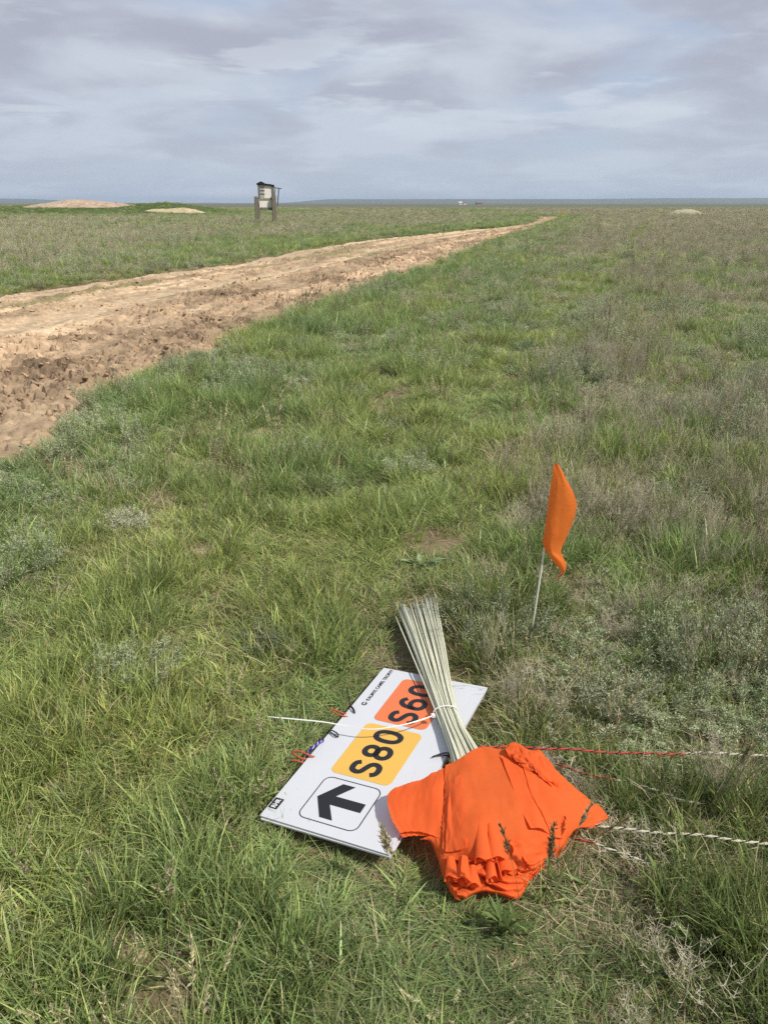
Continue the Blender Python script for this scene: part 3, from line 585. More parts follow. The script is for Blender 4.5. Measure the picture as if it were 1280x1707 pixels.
rope('rope', [at(985, 1370, .05), at(1012, 1374, .060), at(1060, 1382, .064), at(1110, 1388, .060), at(1170, 1392, .066), at(1230, 1399, .068), at(1290, 1404, .066), at(1400, 1416, .05)], .0037, [M_cream, M_cream, M_dark], 'cream and black twisted rope running right from the tip of the orange flags', 'rope', None, .034, 'twisted ropes in the grass')
rope('rope', [at(925, 1268, .04), at(950, 1276, .046), at(970, 1284, .038), at(1010, 1295, .046), at(1045, 1302, .03), at(1075, 1310, .044), at(1110, 1322, .048), at(1140, 1332, .046), at(1165, 1336, .03)], .0033, [M_red, M_cream, M_dark], 'short red to cream rope half sunk in grass between the two longer ropes', 'rope', .42, .034, 'twisted ropes in the grass')
rope('rope', [at(955, 1392, .03), at(985, 1400, .042), at(1015, 1411, .046), at(1050, 1424, .044), at(1090, 1442, .03)], .0030, [M_red, M_cream, M_dark], 'short dark rope end under the right tip of the flags, lowest of the ropes', 'rope', .3, .034, 'twisted ropes in the grass')
rope('cord', [at(520, 1262, .030), at(500, 1258, .045), at(488, 1250, .05), at(500, 1249, .056), at(516, 1256, .05), at(528, 1262, .03)], .0033, [M_redor, M_redor, M_red], 'looped orange red cord sticking out under the left edge of the board, nearer one', 'cord', None, .02, 'cords under the board')
rope('cord', [at(526, 1272, .028), at(505, 1266, .040), at(491, 1263, .046), at(486, 1266, .038)], .0033, [M_redor, M_redor, M_red], 'short orange red cord end just below the loop at the board corner', 'cord', None, .02, 'cords under the board')
rope('cord', [at(590, 1190, .030), at(572, 1185, .044), at(552, 1179, .052), at(560, 1186, .050), at(578, 1192, .040), at(590, 1196, .026)], .0028, [M_redor, M_redor, M_red], 'thin orange cord loop beside the upper black elastic tie of the board', 'cord', None, .02, 'cords under the board')
M_blue = plain('blue_strand', (.045, .04, .30), .7, .2, .2, 60)
rope('cord', [at(548, 1226, .024), at(537, 1232, .046), at(527, 1240, .058), at(520, 1246, .060), at(515, 1252, .05), at(510, 1262, .03)], .0046, [M_blue, M_blue, plain('white_fleck', (.6, .55, .6), .7, .2)], 'blue cord with white flecks tucked under the left edge of the board', 'cord', None, .024, 'cords under the board')

# ------------------------------------------------------------------ the old stand beyond the road
M_wood = plain('weathered_wood', (.19, .165, .125), .9, .1, .3, 6, 0, .5, 30); M_woodl = plain('pale_wood', (.36, .33, .24), .9, .1, .25, 6, 0, .5, 30); M_panel = plain('off_white_sheet', (.78, .75, .68), .7, .2, .10, 3); M_felt = plain('black_roofing', (.022, .021, .022), .9, .1, .3, 5); M_steel = plain('rusty_steel', (.13, .12, .13), .7, .3, .2, 8)
YS = 71.0; kS = YS * .936 / 1280; sx_ = lambda u: (u - 445) * kS * 1.01; bz = float(ground_z(np.array([-10.8]), np.array([YS]))[0])
NS = empty('notice_stand', ((445 - 640) * kS * 1.01, YS, bz), rad(18)); tag(NS, 'tall weathered wooden stand with white panels and ragged black roof beyond the dirt road', 'stand')
hz2 = lambda v: (371.5 - v) * YS * .869 / 1280
for u, yy, wd, top, mt in ((430.5, -.35, .30, 327.5, M_wood), (434.2, .35, .24, 330, M_woodl), (458.8, -.35, .34, 325.5, M_wood), (461, .35, .26, 328, M_woodl)):
    mb = MB(); mb.box((sx_(u), yy, hz2(top) / 2 - .1), (wd, wd, hz2(top) + .2), rad(4 * yy), 0, .93, (0, rad(1.2 * (u - 445) / 15))); mb.build('post', mt, NS)
mb = MB(); mb.box((sx_(447.6), -.02, (hz2(309) + hz2(345.5)) / 2), (sx_(459) - sx_(436), .16, hz2(309) - hz2(345.5)), 0); mb.build('panel', M_panel, NS)
mb = MB(); mb.box((sx_(447.5), -.13, hz2(331)), (sx_(459) - sx_(435.5), .07, .13)); mb.build('crossbar', M_woodl, NS)
mb = MB(); mb.box((sx_(447), -.02, hz2(347.6)), (sx_(456) - sx_(437), .30, .22)); mb.build('beam', M_wood, NS)
mb = MB(); mb.box((sx_(436.4), -.05, (hz2(308) + hz2(331)) / 2), (.12, .26, hz2(308) - hz2(331))); mb.build('frame', M_wood, NS)
mb = MB(); mb.box((sx_(459.4), -.05, (hz2(308) + hz2(326)) / 2), (.16, .30, hz2(308) - hz2(326))); mb.build('frame', M_wood, NS)
mb = MB(); mb.box((sx_(440.4), -.115, (hz2(310.5) + hz2(329.5)) / 2), (sx_(445.4) - sx_(437), .03, hz2(310.5) - hz2(329.5))); sh = mb.build('shaded_side', plain('shaded_side_grey', (.40, .39, .36), .8, .1, .12, 4), NS)  # flat sheet for the cabinet's shaded side, shade put into its grey
mb = MB()
for v in (312.6, 317.6, 323.2): mb.box((sx_(441), -.145, hz2(v)), (sx_(445.6) - sx_(436.6), .025, .07))
mb.build('rung', M_steel, sh)  # rungs across the grey side sheet
mb = MB(); R_ = [(434.2, 306), (440.6, 302.9), (447, 306.4), (455, 307.2), (461.2, 308.8)]; B_ = [(434.6, 308.6), (440, 308.8), (447, 309.6), (455, 309.9), (461.6, 311.6)]
n_ = len(R_); v = [(sx_(u), -.24, hz2(q_)) for u, q_ in R_] + [(sx_(u), -.24, hz2(q_)) for u, q_ in B_] + [(sx_(u), .36, hz2(q_)) for u, q_ in R_] + [(sx_(u), .36, hz2(q_)) for u, q_ in B_]
f = []
for i in range(n_ - 1): f += [(i, n_ + i, n_ + i + 1, i + 1), (2 * n_ + i, 2 * n_ + i + 1, 3 * n_ + i + 1, 3 * n_ + i), (i, i + 1, 2 * n_ + i + 1, 2 * n_ + i), (n_ + i, 3 * n_ + i, 3 * n_ + i + 1, n_ + i + 1)]
f += [(0, 2 * n_, 3 * n_, n_), (n_ - 1, 2 * n_ - 1, 4 * n_ - 1, 3 * n_ - 1)]
mb.add(v, f); mb.build('roof', M_felt, NS)
mb = MB(); mb.tube([(sx_(460), 0, hz2(312.4)), (sx_(474), 0, hz2(314.4))], .045, 6); mb.tube([(sx_(469.4), 0, hz2(314)), (sx_(466.2), .1, hz2(344))], .05, 6); mb.tube([(sx_(462), 0, hz2(325)), (sx_(464), 0, hz2(313))], .035, 6); mb.build('bracket', M_steel, NS)
# small things far out on the plain
M_roof = plain('dull_roof', (.20, .15, .13), .8, .2, .2, 1); M_wall = plain('limewash', (.62, .60, .56), .8, .2, .1, 1); M_wallb = plain('brown_wall', (.30, .24, .21), .8, .2, .1, 1)
for u, wd, h, mw, mr, lab in ((766.5, 3.6, 1.9, M_wall, M_wall, 'tiny white farm shed on the far plain, leftmost of three'), (772.5, 3.0, 1.9, M_wall, M_roof, 'tiny white farmhouse with dull roof on the far plain, middle of three'), (797, 5.5, 1.7, M_wallb, M_roof, 'tiny low brown barn on the far plain, rightmost of three')):
    p = at(u, 340.6); Yf = 800.; x_ = (u - 640) / 1280 * Yf * .936; z_ = float(ground_z(np.array([x_]), np.array([Yf]))[0])
    FH = empty('farm_house', (x_, Yf, z_), rad(8)); tag(FH, lab, 'farm building', 'farm buildings on the far plain')
    mb = MB(); mb.box((0, 0, h / 2), (wd, 4, h)); mb.build('wall', mw, FH)
    mb = MB(); e = wd / 2 + .3; mb.add([(-e, -2.3, h), (e, -2.3, h), (e, 2.3, h), (-e, 2.3, h), (-e, 0, h + 1.), (e, 0, h + 1.)], [(0, 1, 5, 4), (2, 3, 4, 5), (1, 2, 5), (3, 0, 4), (3, 2, 1, 0)]); mb.build('roof', mr, FH)
# ------------------------------------------------------------------ plant pieces
def blades(n, r, L, th0, curl, wid, cb, ct, seg=3, azim=None, spread=math.pi, rng=RNG, cv=.16, xy=None):
    """grass leaves as tapered bent strips: returns verts, quads, colours"""
    a = rng.uniform(0, 2 * math.pi, n); rd = r * np.sqrt(rng.uniform(0, 1, n))
    bx, by = (rd * np.cos(a), rd * np.sin(a)) if xy is None else (xy[:, 0], xy[:, 1])
    az = a + rng.normal(0, .7, n) if azim is None else azim + rng.normal(0, spread, n)
    ln = rng.uniform(L[0], L[1], n); t0 = rng.uniform(th0[0], th0[1], n); cu = rng.uniform(curl[0], curl[1], n); wd = rng.uniform(wid[0], wid[1], n)
    p = np.stack([bx, by, np.full(n, -.012)], -1); tw = rng.uniform(-1.2, 1.2, n)
    sx, sy = -np.sin(az + tw), np.cos(az + tw)
    col0 = np.array(cb) * (1 + cv * rng.normal(0, 1, (n, 1))) ; col1 = np.array(ct) * (1 + cv * rng.normal(0, 1, (n, 1)))
    V = []; K = []
    for i in range(seg + 1):
        s = i / seg; ww = wd * (1 - .92 * s ** 1.7) * (.75 + .5 * min(1, s * 3)) / 2
        side = np.stack([sx * ww, sy * ww, .25 * ww * np.sin(tw)], -1)
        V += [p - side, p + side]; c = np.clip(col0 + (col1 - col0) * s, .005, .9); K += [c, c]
        th = t0 + cu * ((i + .5) / seg) ** 1.4; st = ln / seg
        az = az + rng.normal(0, .12, n)
        p = p + np.stack([np.cos(az) * np.sin(th), np.sin(az) * np.sin(th), np.cos(th)], -1) * st[:, None]
    V = np.stack(V, 1); K = np.stack(K, 1); m = 2 * (seg + 1); b = (np.arange(n) * m)[:, None]
    Q = np.concatenate([b + np.array([[2 * i, 2 * i + 1, 2 * i + 3, 2 * i + 2]]) for i in range(seg)], 0)
    return V.reshape(-1, 3), Q, K.reshape(-1, 3)
def join(parts):
    V = []; Q = []; K = []; n = 0
    for v, q_, k in parts: V.append(v); Q.append(q_ + n); K.append(k); n += len(v)
    return np.vstack(V), np.vstack(Q), np.vstack(K)
def strips(paths, wid, col, rng=RNG):
    """thin stems along given 3-D paths"""
    V = []; Q = []; K = []; n = 0
    for P, w_, c in zip(paths, wid, col):
        P = np.asarray(P, float); a = rng.uniform(0, math.pi); s = np.array([math.cos(a), math.sin(a), 0.])
        m = len(P); tp = np.linspace(1, .45, m)[:, None] * w_ / 2
        for d in (s, np.array([-s[1], s[0], 0.])):
            v = np.empty((2 * m, 3)); v[0::2] = P - d * tp; v[1::2] = P + d * tp
            V.append(v); Q.append(np.array([[2 * i, 2 * i + 1, 2 * i + 3, 2 * i + 2] for i in range(m - 1)]) + n); K.append(np.tile(c, (2 * m, 1))); n += 2 * m
    return np.vstack(V), np.vstack(Q), np.vstack(K)
def leaflets(pos, dirs, ln, wd, col):
    n = len(pos); d = dirs / np.linalg.norm(dirs, axis=1, keepdims=True); r_ = RNG.normal(0, 1, (n, 3)); s = np.cross(d, r_); s /= np.linalg.norm(s, axis=1, keepdims=True) + 1e-9
    ln = ln[:, None]; wd = wd[:, None]; nrm = np.cross(d, s)
    v = np.stack([pos, pos + d * ln * .5 + s * wd / 2 + nrm * ln * .08, pos + d * ln, pos + d * ln * .5 - s * wd / 2 + nrm * ln * .08], 1)
    return v.reshape(-1, 3), np.arange(4 * n).reshape(n, 4), np.repeat(col, 4, 0)
def sage(nst, r, h, rl, leafcol, dens=34, stemcol=(.16, .14, .09), lean=.7):
    paths = []; LP = []; LD = []
    for i in range(nst):
        a = RNG.uniform(0, 2 * math.pi); k = math.sqrt(RNG.uniform(0, 1)); b = np.array([math.cos(a), math.sin(a), 0]) * r * .45 * k; o = np.array([math.cos(a), math.sin(a), 0])
        H = h * RNG.uniform(.55, 1.05) * (1 - .25 * k); j = RNG.normal(0, .012, (5, 3)); s = np.linspace(0, 1, 5)[:, None]
        P = b + o * (lean * r * k * s ** .8) + np.array([0, 0, 1]) * H * s + j * s; P[0, 2] = -.01; paths.append(P)
        f = RNG.uniform(.18, 1.0, dens) ** .8; ii = np.clip((f * 4).astype(int), 0, 3); g = (f * 4 - ii)[:, None]
        p = P[ii] * (1 - g) + P[ii + 1] * g; dd = RNG.normal(0, 1, (dens, 3)) * .8 + np.array([0, 0, .55]) + o * .25
        off = RNG.uniform(0, rl, (dens, 1)); p = p + dd / np.linalg.norm(dd, axis=1, keepdims=True) * off; LP.append(p); LD.append(dd)
    LP = np.vstack(LP); LD = np.vstack(LD); n = len(LP)
    lc = np.clip(np.array(leafcol) * (1 + .22 * RNG.normal(0, 1, (n, 1))), .02, .8)
    st = strips(paths, [.0028] * nst, [np.array(stemcol)] * nst)
    return st, leaflets(LP, LD, RNG.uniform(.007, .018, n), RNG.uniform(.0018, .0036, n), lc)
def twigs(nst, r, h, col, nb=7, sp=.5):
    paths = []; wd = []; cc = []
    for i in range(nst):
        a = RNG.uniform(0, 2 * math.pi); k = RNG.uniform(.1, 1); o = np.array([math.cos(a), math.sin(a), 0]); H = h * RNG.uniform(.5, 1.1)
        s = np.linspace(0, 1, 5)[:, None]; P = o * r * .3 * k + o * (sp * H * k * s) + np.array([0, 0, 1]) * H * s + RNG.normal(0, .008, (5, 3)) * s; P[0, 2] = -.01
        c = np.array(col) * RNG.uniform(.65, 1.4); paths.append(P); wd.append(RNG.uniform(.0016, .0028)); cc.append(c)
        for b in range(nb):
            f = RNG.uniform(.3, .95); ii = min(3, int(f * 4)); p0 = P[ii] + (P[ii + 1] - P[ii]) * (f * 4 - ii); az = RNG.uniform(0, 2 * math.pi); l = H * RNG.uniform(.12, .34)
            d = np.array([math.cos(az) * .75, math.sin(az) * .75, 1.]); d /= np.linalg.norm(d); p1 = p0 + d * l * .6; p2 = p1 + (d + np.array([0, 0, .4])) * l * .4
            paths.append(np.array([p0, p1, p2])); wd.append(RNG.uniform(.001, .0018)); cc.append(c * 1.05)
            for e in range(2): 
                az2 = RNG.uniform(0, 2 * math.pi); d2 = np.array([math.cos(az2), math.sin(az2), .8]); paths.append(np.array([p1, p1 + d2 * l * .22])); wd.append(.0012); cc.append(c * 1.1)
    return strips(paths, wd, cc)
def ear_stalk(H, lean, az, col, earcol, big=1.):
    """flowering grass stalk with a narrow seed head"""
    s = np.linspace(0, 1, 7)[:, None]; o = np.array([math.cos(az), math.sin(az), 0]); P = o * lean * H * s ** 1.6 + np.array([0, 0, 1]) * H * s * (1 - .12 * s)
    P[0, 2] = -.01; st = strips([P], [.0022 * big], [np.array(col)])
    n = int(46 * big); f = RNG.uniform(.74, 1., n); ii = np.clip((f * 6).astype(int), 0, 5); g = (f * 6 - ii)[:, None]; p = P[ii] * (1 - g) + P[ii + 1] * g
    dd = RNG.normal(0, .45, (n, 3)) + (P[-1] - P[-2]) / np.linalg.norm(P[-1] - P[-2]) * 1.1
    return join([st, leaflets(p, dd, RNG.uniform(.008, .016, n) * big, RNG.uniform(.0025, .004, n) * big, np.clip(np.array(earcol) * (1 + .25 * RNG.normal(0, 1, (n, 1))), .01, .9))])
def broadleaf(n, L, W, col, th=(.5, 1.3), up=0.):
    V = []; Q = []; K = []; m = 0
    for i in range(n):
        az = RNG.uniform(0, 2 * math.pi); l = RNG.uniform(*L); w_ = RNG.uniform(*W); t0 = RNG.uniform(*th); k = 7; c = np.array(col) * RNG.uniform(.75, 1.3); p = np.array([0., 0, up * RNG.uniform(0, 1)]); s = np.array([-math.sin(az), math.cos(az), 0])
        v = []
        for j in range(k):
            f = j / (k - 1); ww = w_ / 2 * (math.sin(math.pi * min(.98, .08 + f * .9)) ** .8) * (1 + .18 * (-1) ** j); tt = t0 + .7 * f ** 2
            v += [p - s * ww + np.array([0, 0, .2 * ww]), p, p + s * ww + np.array([0, 0, .2 * ww])]
            p = p + np.array([math.cos(az) * math.sin(tt), math.sin(az) * math.sin(tt), math.cos(tt)]) * l / (k - 1)
        V.append(np.array(v)); K.append(np.tile(c, (3 * k, 1))); Q.append(np.array([q_ for j in range(k - 1) for q_ in ([3 * j, 3 * j + 1, 3 * j + 4, 3 * j + 3], [3 * j + 1, 3 * j + 2, 3 * j + 5, 3 * j + 4])]) + m); m += 3 * k
    return np.vstack(V), np.vstack(Q), np.vstack(K)

GB, GT = (.185, .248, .080), (.375, .455, .178)          # leaf colours, base and tip; sunlit highlight put into the paler tips
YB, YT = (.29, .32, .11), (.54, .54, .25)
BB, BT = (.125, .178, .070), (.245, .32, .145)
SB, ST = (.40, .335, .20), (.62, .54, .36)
def mixture(n, r, L, th0, curl, wid, yel=.2, dry=.12, **k):
    a = int(n * (1 - yel - dry)); b = int(n * yel); c = max(1, int(n * dry))
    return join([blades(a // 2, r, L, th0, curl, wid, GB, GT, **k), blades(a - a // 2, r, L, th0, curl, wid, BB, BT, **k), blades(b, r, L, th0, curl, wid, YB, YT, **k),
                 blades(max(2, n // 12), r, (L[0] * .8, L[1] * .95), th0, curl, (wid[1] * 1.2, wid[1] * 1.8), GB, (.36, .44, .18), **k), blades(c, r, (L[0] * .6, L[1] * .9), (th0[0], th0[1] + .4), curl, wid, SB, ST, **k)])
def variants():
    g = []
    for i in range(4): g.append(mixture(44, .05, (.06, .17), (.02, .6), (.1, 1.2), (.0022, .0046), .15, .11))
    for i in range(3): g.append(join([mixture(40, .045, (.09, .21), (.02, .6), (.4, 1.8), (.0024, .0048), .14, .08, azim=RNG.uniform(0, 6.28), spread=1.1), blades(10, .05, (.08, .16), (.0, .8), (.2, 1.), (.002, .004), GB, GT)]))
    for i in range(3): g.append(mixture(60, .09, (.03, .085), (.1, 1.1), (.1, 1.2), (.0022, .0044), .16, .20))
    d = []
    for i in range(3): d.append(join([blades(34, .10, (.06, .17), (.9, 1.5), (-.2, .3), (.0014, .0032), SB, ST, spread=3, azim=0.), blades(12, .06, (.08, .18), (.2, .9), (.2, .9), (.0014, .003), (.38,.31,.17), ST)]))
    for i in range(2): d.append(join([ear_stalk(RNG.uniform(.2, .34), RNG.uniform(.05, .4), RNG.uniform(0, 6.28), (.34,.34,.16), (.48,.43,.26)) for k in range(5)]))
    s = [join(list(sage(15, .10, RNG.uniform(.11, .17), .012, lc, 62))) for lc in ((.46,.50,.31), (.41,.46,.27), (.52,.54,.36), (.34,.43,.22))]
    k = [twigs(13, .07, RNG.uniform(.16, .26), (.47, .43, .315), 6) for i in range(3)]
    wd = [broadleaf(9, (.04, .085), (.012, .024), (.2,.3,.12)), join([broadleaf(6, (.03, .06), (.008, .016), (.22,.31,.13), (.2, 1.0), .06), strips([np.array([[0, 0, 0], [.005, 0, .06], [.0, .01, .1]])], [.002], [np.array((.12, .15, .06))])])]
    return g, d, s, k, wd
VG, VD, VS, VK, VW = variants()
M_grass = leafmat('grass_leaf', .42, .45, .38); M_dry = leafmat('dry_leaf', .75, .12, .18); M_sage = leafmat('sage_leaf', .8, .1, .15); M_twig = leafmat('twig', .85, .1, .05); M_weed = leafmat('weed_leaf', .5, .3, .3)

ROPE_A = np.array([at(u, v)[:2] for u, v in ((815, 1242), (980, 1251), (1290, 1258), (1420, 1263))]); ROPE_B = np.array([at(u, v)[:2] for u, v in ((985, 1372), (1110, 1390), (1290, 1406), (1400, 1418))])
# ------------------------------------------------------------------ where it grows
def jitter(y0, y1, dens, kx=.62, mx=1.5):
    """stratified points over the view wedge"""
    st = 1 / math.sqrt(dens); X, Y = np.meshgrid(np.arange(-kx * y1 - mx, kx * y1 + mx, st), np.arange(y0, y1, st))
    X = (X + RNG.uniform(0, st, X.shape)).ravel(); Y = (Y + RNG.uniform(0, st, Y.shape)).ravel(); k = np.abs(X) < kx * Y + mx
    return X[k], Y[k]
PTS = []
for y0, y1, dens, sc, szk in ((.55, 4.2, 500, .87, 1.), (4.2, 9, 230, 1.08, 1.), (9, 20, 105, 1.35, .85), (20, 48, 27, 2.0, .62), (48, 110, 5.0, 3.4, .42), (110, 260, .8, 6., .26)):
    X, Y = jitter(y0, y1, dens); PTS.append(np.stack([X, Y, np.full(len(X), sc), np.full(len(X), szk)], -1))
PTS = np.vstack(PTS); X, Y, SC, SZ = PTS.T
inr = inroad(X, Y); e1 = np.minimum(np.abs(X - redge(Y)), np.abs(X - ledge(Y)))
D = dryness(X, Y); n = len(X)
u0 = RNG.uniform(0, 1, n)
keep = (inr < .25) | ((inr < .8) & (u0 < .35) & (e1 < .35))
keep &= ~footprints(X, Y, .02)
STK = [tuple(at(u, v, .05)[:2]) for u, v in ((646, 1050), (700, 985), (735, 985), (775, 1150), (700, 1160))]
def in_poly(P, x, y):
    r_ = np.zeros(x.shape, bool)
    for i in range(len(P)):
        (a1, b1), (a2, b2) = P[i], P[i - 1]; r_ ^= ((b1 > y) != (b2 > y)) & (x < (a2 - a1) * (y - b1) / (b2 - b1 + 1e-12) + a1)
    return r_
keep &= ~in_poly(STK, X, Y)
bare = .8 * ss(.68, .78, fbm(X / .45, Y / .5, 91, 3)) * ss(14, 6, Y) * ss(.5, 1.1, np.hypot(X - .1, (Y - 1.7)))
for bu, bv, br in ((285, 1690, .10), (720, 905, .18), (335, 925, .10), (225, 1590, .05)):
    b0 = at(bu, bv); bare = np.maximum(bare, .93 * ss(br * 1.5, br * .6, np.hypot(X - b0[0], (Y - b0[1]))))
keep &= RNG.uniform(0, 1, n) > bare * .9
# gap along the berm's gravel
keep &= ~(((X + 54.5) / 9) ** 2 + ((Y - 147.5) / 5.5) ** 2 < .45) & ~(((X + 35.6) / 5.8) ** 2 + ((Y - 138) / 3.6) ** 2 < .7) & ~(((X - 50.6) / 3.8) ** 2 + ((Y - 138) / 2.8) ** 2 < .8)
X, Y, SC, SZ, D, bare = (a[keep] for a in (X, Y, SC, SZ, D, bare)); n = len(X)
sagep = ss(.48, .66, fbm(X / .9, Y / 1.2, 95, 3)) * ss(.35, .55, fbm(X / 5, Y / 5, 96, 2) + .1)
lushp = ss(.42, .62, fbm(X / .7, Y / .8, 97, 3))
W = np.stack([(1 - D) * .95 + .10, (1 - D) * (.15 + 1.1 * lushp), .38 + .1 * D, .16 + .42 * D + .8 * bare, .03 + .06 * D, sagep * (.60 + .50 * D), np.clip(D - .22, 0, 1) ** 1.2 * 1.5 * ss(.2, 1.6, Y), .045 + 0 * D], -1)
W /= W.sum(1, keepdims=True); cw = np.cumsum(W, 1); sp = (RNG.uniform(0, 1, (n, 1)) > cw).sum(1)
Z = ground_z(X, Y)
near_obj = footprints(X, Y, .07) | footprints(X, Y + .10, .03)
nr2 = footprints(X, Y, .14) | footprints(X, Y + .17, .07) | footprints(X, Y + .12, .05)
ropes = np.zeros(n)
for rp in (ROPE_A, ROPE_B):
    ry_ = np.interp(X, rp[:, 0], rp[:, 1]); ropes = np.maximum(ropes, ((X > rp[0, 0] - .05) & (Y > ry_ - .17) & (Y < ry_ + .05)) * 1.)
stk_ = np.zeros(n, bool)
for oy in (.04, .09, .15, .21): stk_ |= in_poly(STK, X, Y + oy) | in_poly(STK, X + .05, Y + oy) | in_poly(STK, X - .05, Y + oy)
b0 = at(822, 1045); sp = np.where((stk_ | (np.hypot(X - b0[0], Y - b0[1]) < .34)) & (sp == 6), 2, sp)
pole_ = stk_ | (np.abs(X - .57) < .09) & (Y > 2.15) & (Y < 2.66)
hs = np.where(near_obj | pole_, .30, np.where(nr2, .55, 1.)) * (1 - .40 * ropes) * (.50 + 1.0 * ss(.32, .70, fbm(X / .38, Y / .42, 98, 3))) * np.where(sp == 6, .82, 1.) * np.clip(1 - .35 * np.exp(-((X - TRK(Y)) / .4) ** 2), 0, 2)
yel = np.clip(fbm(X / 1.1, Y / 1.5, 99, 3) * 1.7 - .42 + .35 * np.exp(-((X - TRK(Y)) / .5) ** 2), 0, 1)[:, None]
cool = ss(.5, .7, fbm(X / .8, Y / .9, 100, 3))[:, None]
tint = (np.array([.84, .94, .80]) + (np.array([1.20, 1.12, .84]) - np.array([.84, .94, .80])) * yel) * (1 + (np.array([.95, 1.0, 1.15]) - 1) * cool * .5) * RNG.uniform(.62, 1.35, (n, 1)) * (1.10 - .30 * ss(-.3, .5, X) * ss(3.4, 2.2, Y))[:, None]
ROT = np.stack([RNG.normal(0, .10, n), RNG.normal(0, .10, n), RNG.uniform(0, 2 * math.pi, n)], -1)
SCL = np.stack([SC, SC, SC * SZ * hs], -1) * RNG.uniform(.75, 1.25, (n, 1))
def scatter(name, vars_, mat, sel, pick, tn, scl=None):
    """one ground-cover object: many small plants of the same kinds set out on points"""
    src = bpy.data.collections.new(name + '_kinds')
    for i, (v, q_, k) in enumerate(vars_):
        me = npmesh(f'{name}_{i:02d}', v, q_, None, k, True); me.materials.append(mat); src.objects.link(bpy.data.objects.new(f'{name}_{i:02d}', me))
    P = np.stack([X[sel], Y[sel], Z[sel]], -1); me = bpy.data.meshes.new(name); me.vertices.add(len(P)); me.vertices.foreach_set('co', P.astype(np.float32).ravel())
    for nm, ty, key, d in (('rot', 'FLOAT_VECTOR', 'vector', ROT[sel]), ('scl', 'FLOAT_VECTOR', 'vector', SCL[sel] if scl is None else scl)):
        me.attributes.new(nm, ty, 'POINT').data.foreach_set(key, d.astype(np.float32).ravel())
    me.attributes.new('pick', 'INT', 'POINT').data.foreach_set('value', pick.astype(np.int32))
    c4 = np.ones((len(P), 4), np.float32); c4[:, :3] = tn; me.attributes.new('tint', 'FLOAT_COLOR', 'POINT').data.foreach_set('color', c4.ravel())
    o = bpy.data.objects.new(name, me); C.objects.link(o); me.materials.append(mat)
    ng = bpy.data.node_groups.new(name + '_cover', 'GeometryNodeTree'); ng.interface.new_socket('Geometry', in_out='INPUT', socket_type='NodeSocketGeometry'); ng.interface.new_socket('Geometry', in_out='OUTPUT', socket_type='NodeSocketGeometry')
    nd = ng.nodes; lk = ng.links; gi = nd.new('NodeGroupInput'); go = nd.new('NodeGroupOutput'); ip = nd.new('GeometryNodeInstanceOnPoints'); ci = nd.new('GeometryNodeCollectionInfo')
    ci.inputs['Collection'].default_value = src; ci.inputs['Separate Children'].default_value = True; ci.inputs['Reset Children'].default_value = True
    def na_(nm, ty):
        a = nd.new('GeometryNodeInputNamedAttribute'); a.data_type = ty; a.inputs['Name'].default_value = nm; return a.outputs[0]
    er = nd.new('FunctionNodeEulerToRotation'); lk.new(na_('rot', 'FLOAT_VECTOR'), er.inputs[0])
    lk.new(gi.outputs[0], ip.inputs['Points']); lk.new(ci.outputs[0], ip.inputs['Instance']); ip.inputs['Pick Instance'].default_value = True
    lk.new(na_('pick', 'INT'), ip.inputs['Instance Index']); lk.new(er.outputs[0], ip.inputs['Rotation']); lk.new(na_('scl', 'FLOAT_VECTOR'), ip.inputs['Scale']); lk.new(ip.outputs[0], go.inputs[0])
    md = o.modifiers.new('cover', 'NODES'); md.node_group = ng
    return tag(o, kind='stuff')
ri = lambda a, b, k: RNG.integers(a, b, k)
s_ = sp <= 2; pk = np.where(sp == 0, ri(0, 4, n), np.where(sp == 1, ri(4, 7, n), ri(7, 10, n)))
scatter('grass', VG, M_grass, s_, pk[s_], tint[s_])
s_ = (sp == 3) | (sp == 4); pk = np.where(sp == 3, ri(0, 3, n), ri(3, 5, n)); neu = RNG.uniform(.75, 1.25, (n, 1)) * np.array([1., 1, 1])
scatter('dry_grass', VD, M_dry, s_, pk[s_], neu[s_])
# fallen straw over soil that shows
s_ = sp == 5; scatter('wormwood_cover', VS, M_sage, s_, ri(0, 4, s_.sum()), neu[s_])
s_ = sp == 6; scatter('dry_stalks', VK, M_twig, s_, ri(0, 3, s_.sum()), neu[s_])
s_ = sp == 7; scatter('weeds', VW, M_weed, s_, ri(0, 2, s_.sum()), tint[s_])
print('cover points', n)

# loose clods on the road
def clod(seed):
    u, v = np.meshgrid(np.linspace(0, 2 * math.pi, 9)[:-1], np.linspace(-1, 1, 6)); z = v; r = np.sqrt(np.clip(1 - z * z, 0, 1))
    p = np.stack([r * np.cos(u), r * np.sin(u), z], -1); k = .7 + .7 * RNG.uniform(0, 1, u.shape); k[0] = k[0, 0]; k[-1] = k[-1, 0]
    p = p * k[..., None] * np.array([1, .8, .45]); m_, l_ = u.shape; i = np.arange(m_ * l_).reshape(m_, l_); j = np.roll(i, -1, 1)
    return p.reshape(-1, 3), np.stack([i[:-1], j[:-1], j[1:], i[1:]], -1).reshape(-1, 4), np.tile(np.array([.44, .30, .19]) * RNG.uniform(.85, 1.1), (m_ * l_, 1))
nc = 13000
cy_ = 4 + 40 * RNG.uniform(0, 1, nc) ** 1.7; ct_ = RNG.uniform(.02, .99, nc); cx_ = ledge(cy_) + (redge(cy_) - ledge(cy_)) * ct_
z_, w_, g_ = road_z(cx_, cy_); kk = (RNG.uniform(0, 1, nc) < np.clip(g_ * 1.1 + .05, 0, 1))
X, Y, Z = cx_[kk], cy_[kk], z_[kk]; n = len(X); ROT = RNG.uniform(0, 6.28, (n, 3)) * np.array([.12, .12, 1])
sz = .007 + .028 * RNG.uniform(0, 1, n) ** 3.2
SCL = np.stack([sz * 1.25, sz * 1.1, sz], -1)
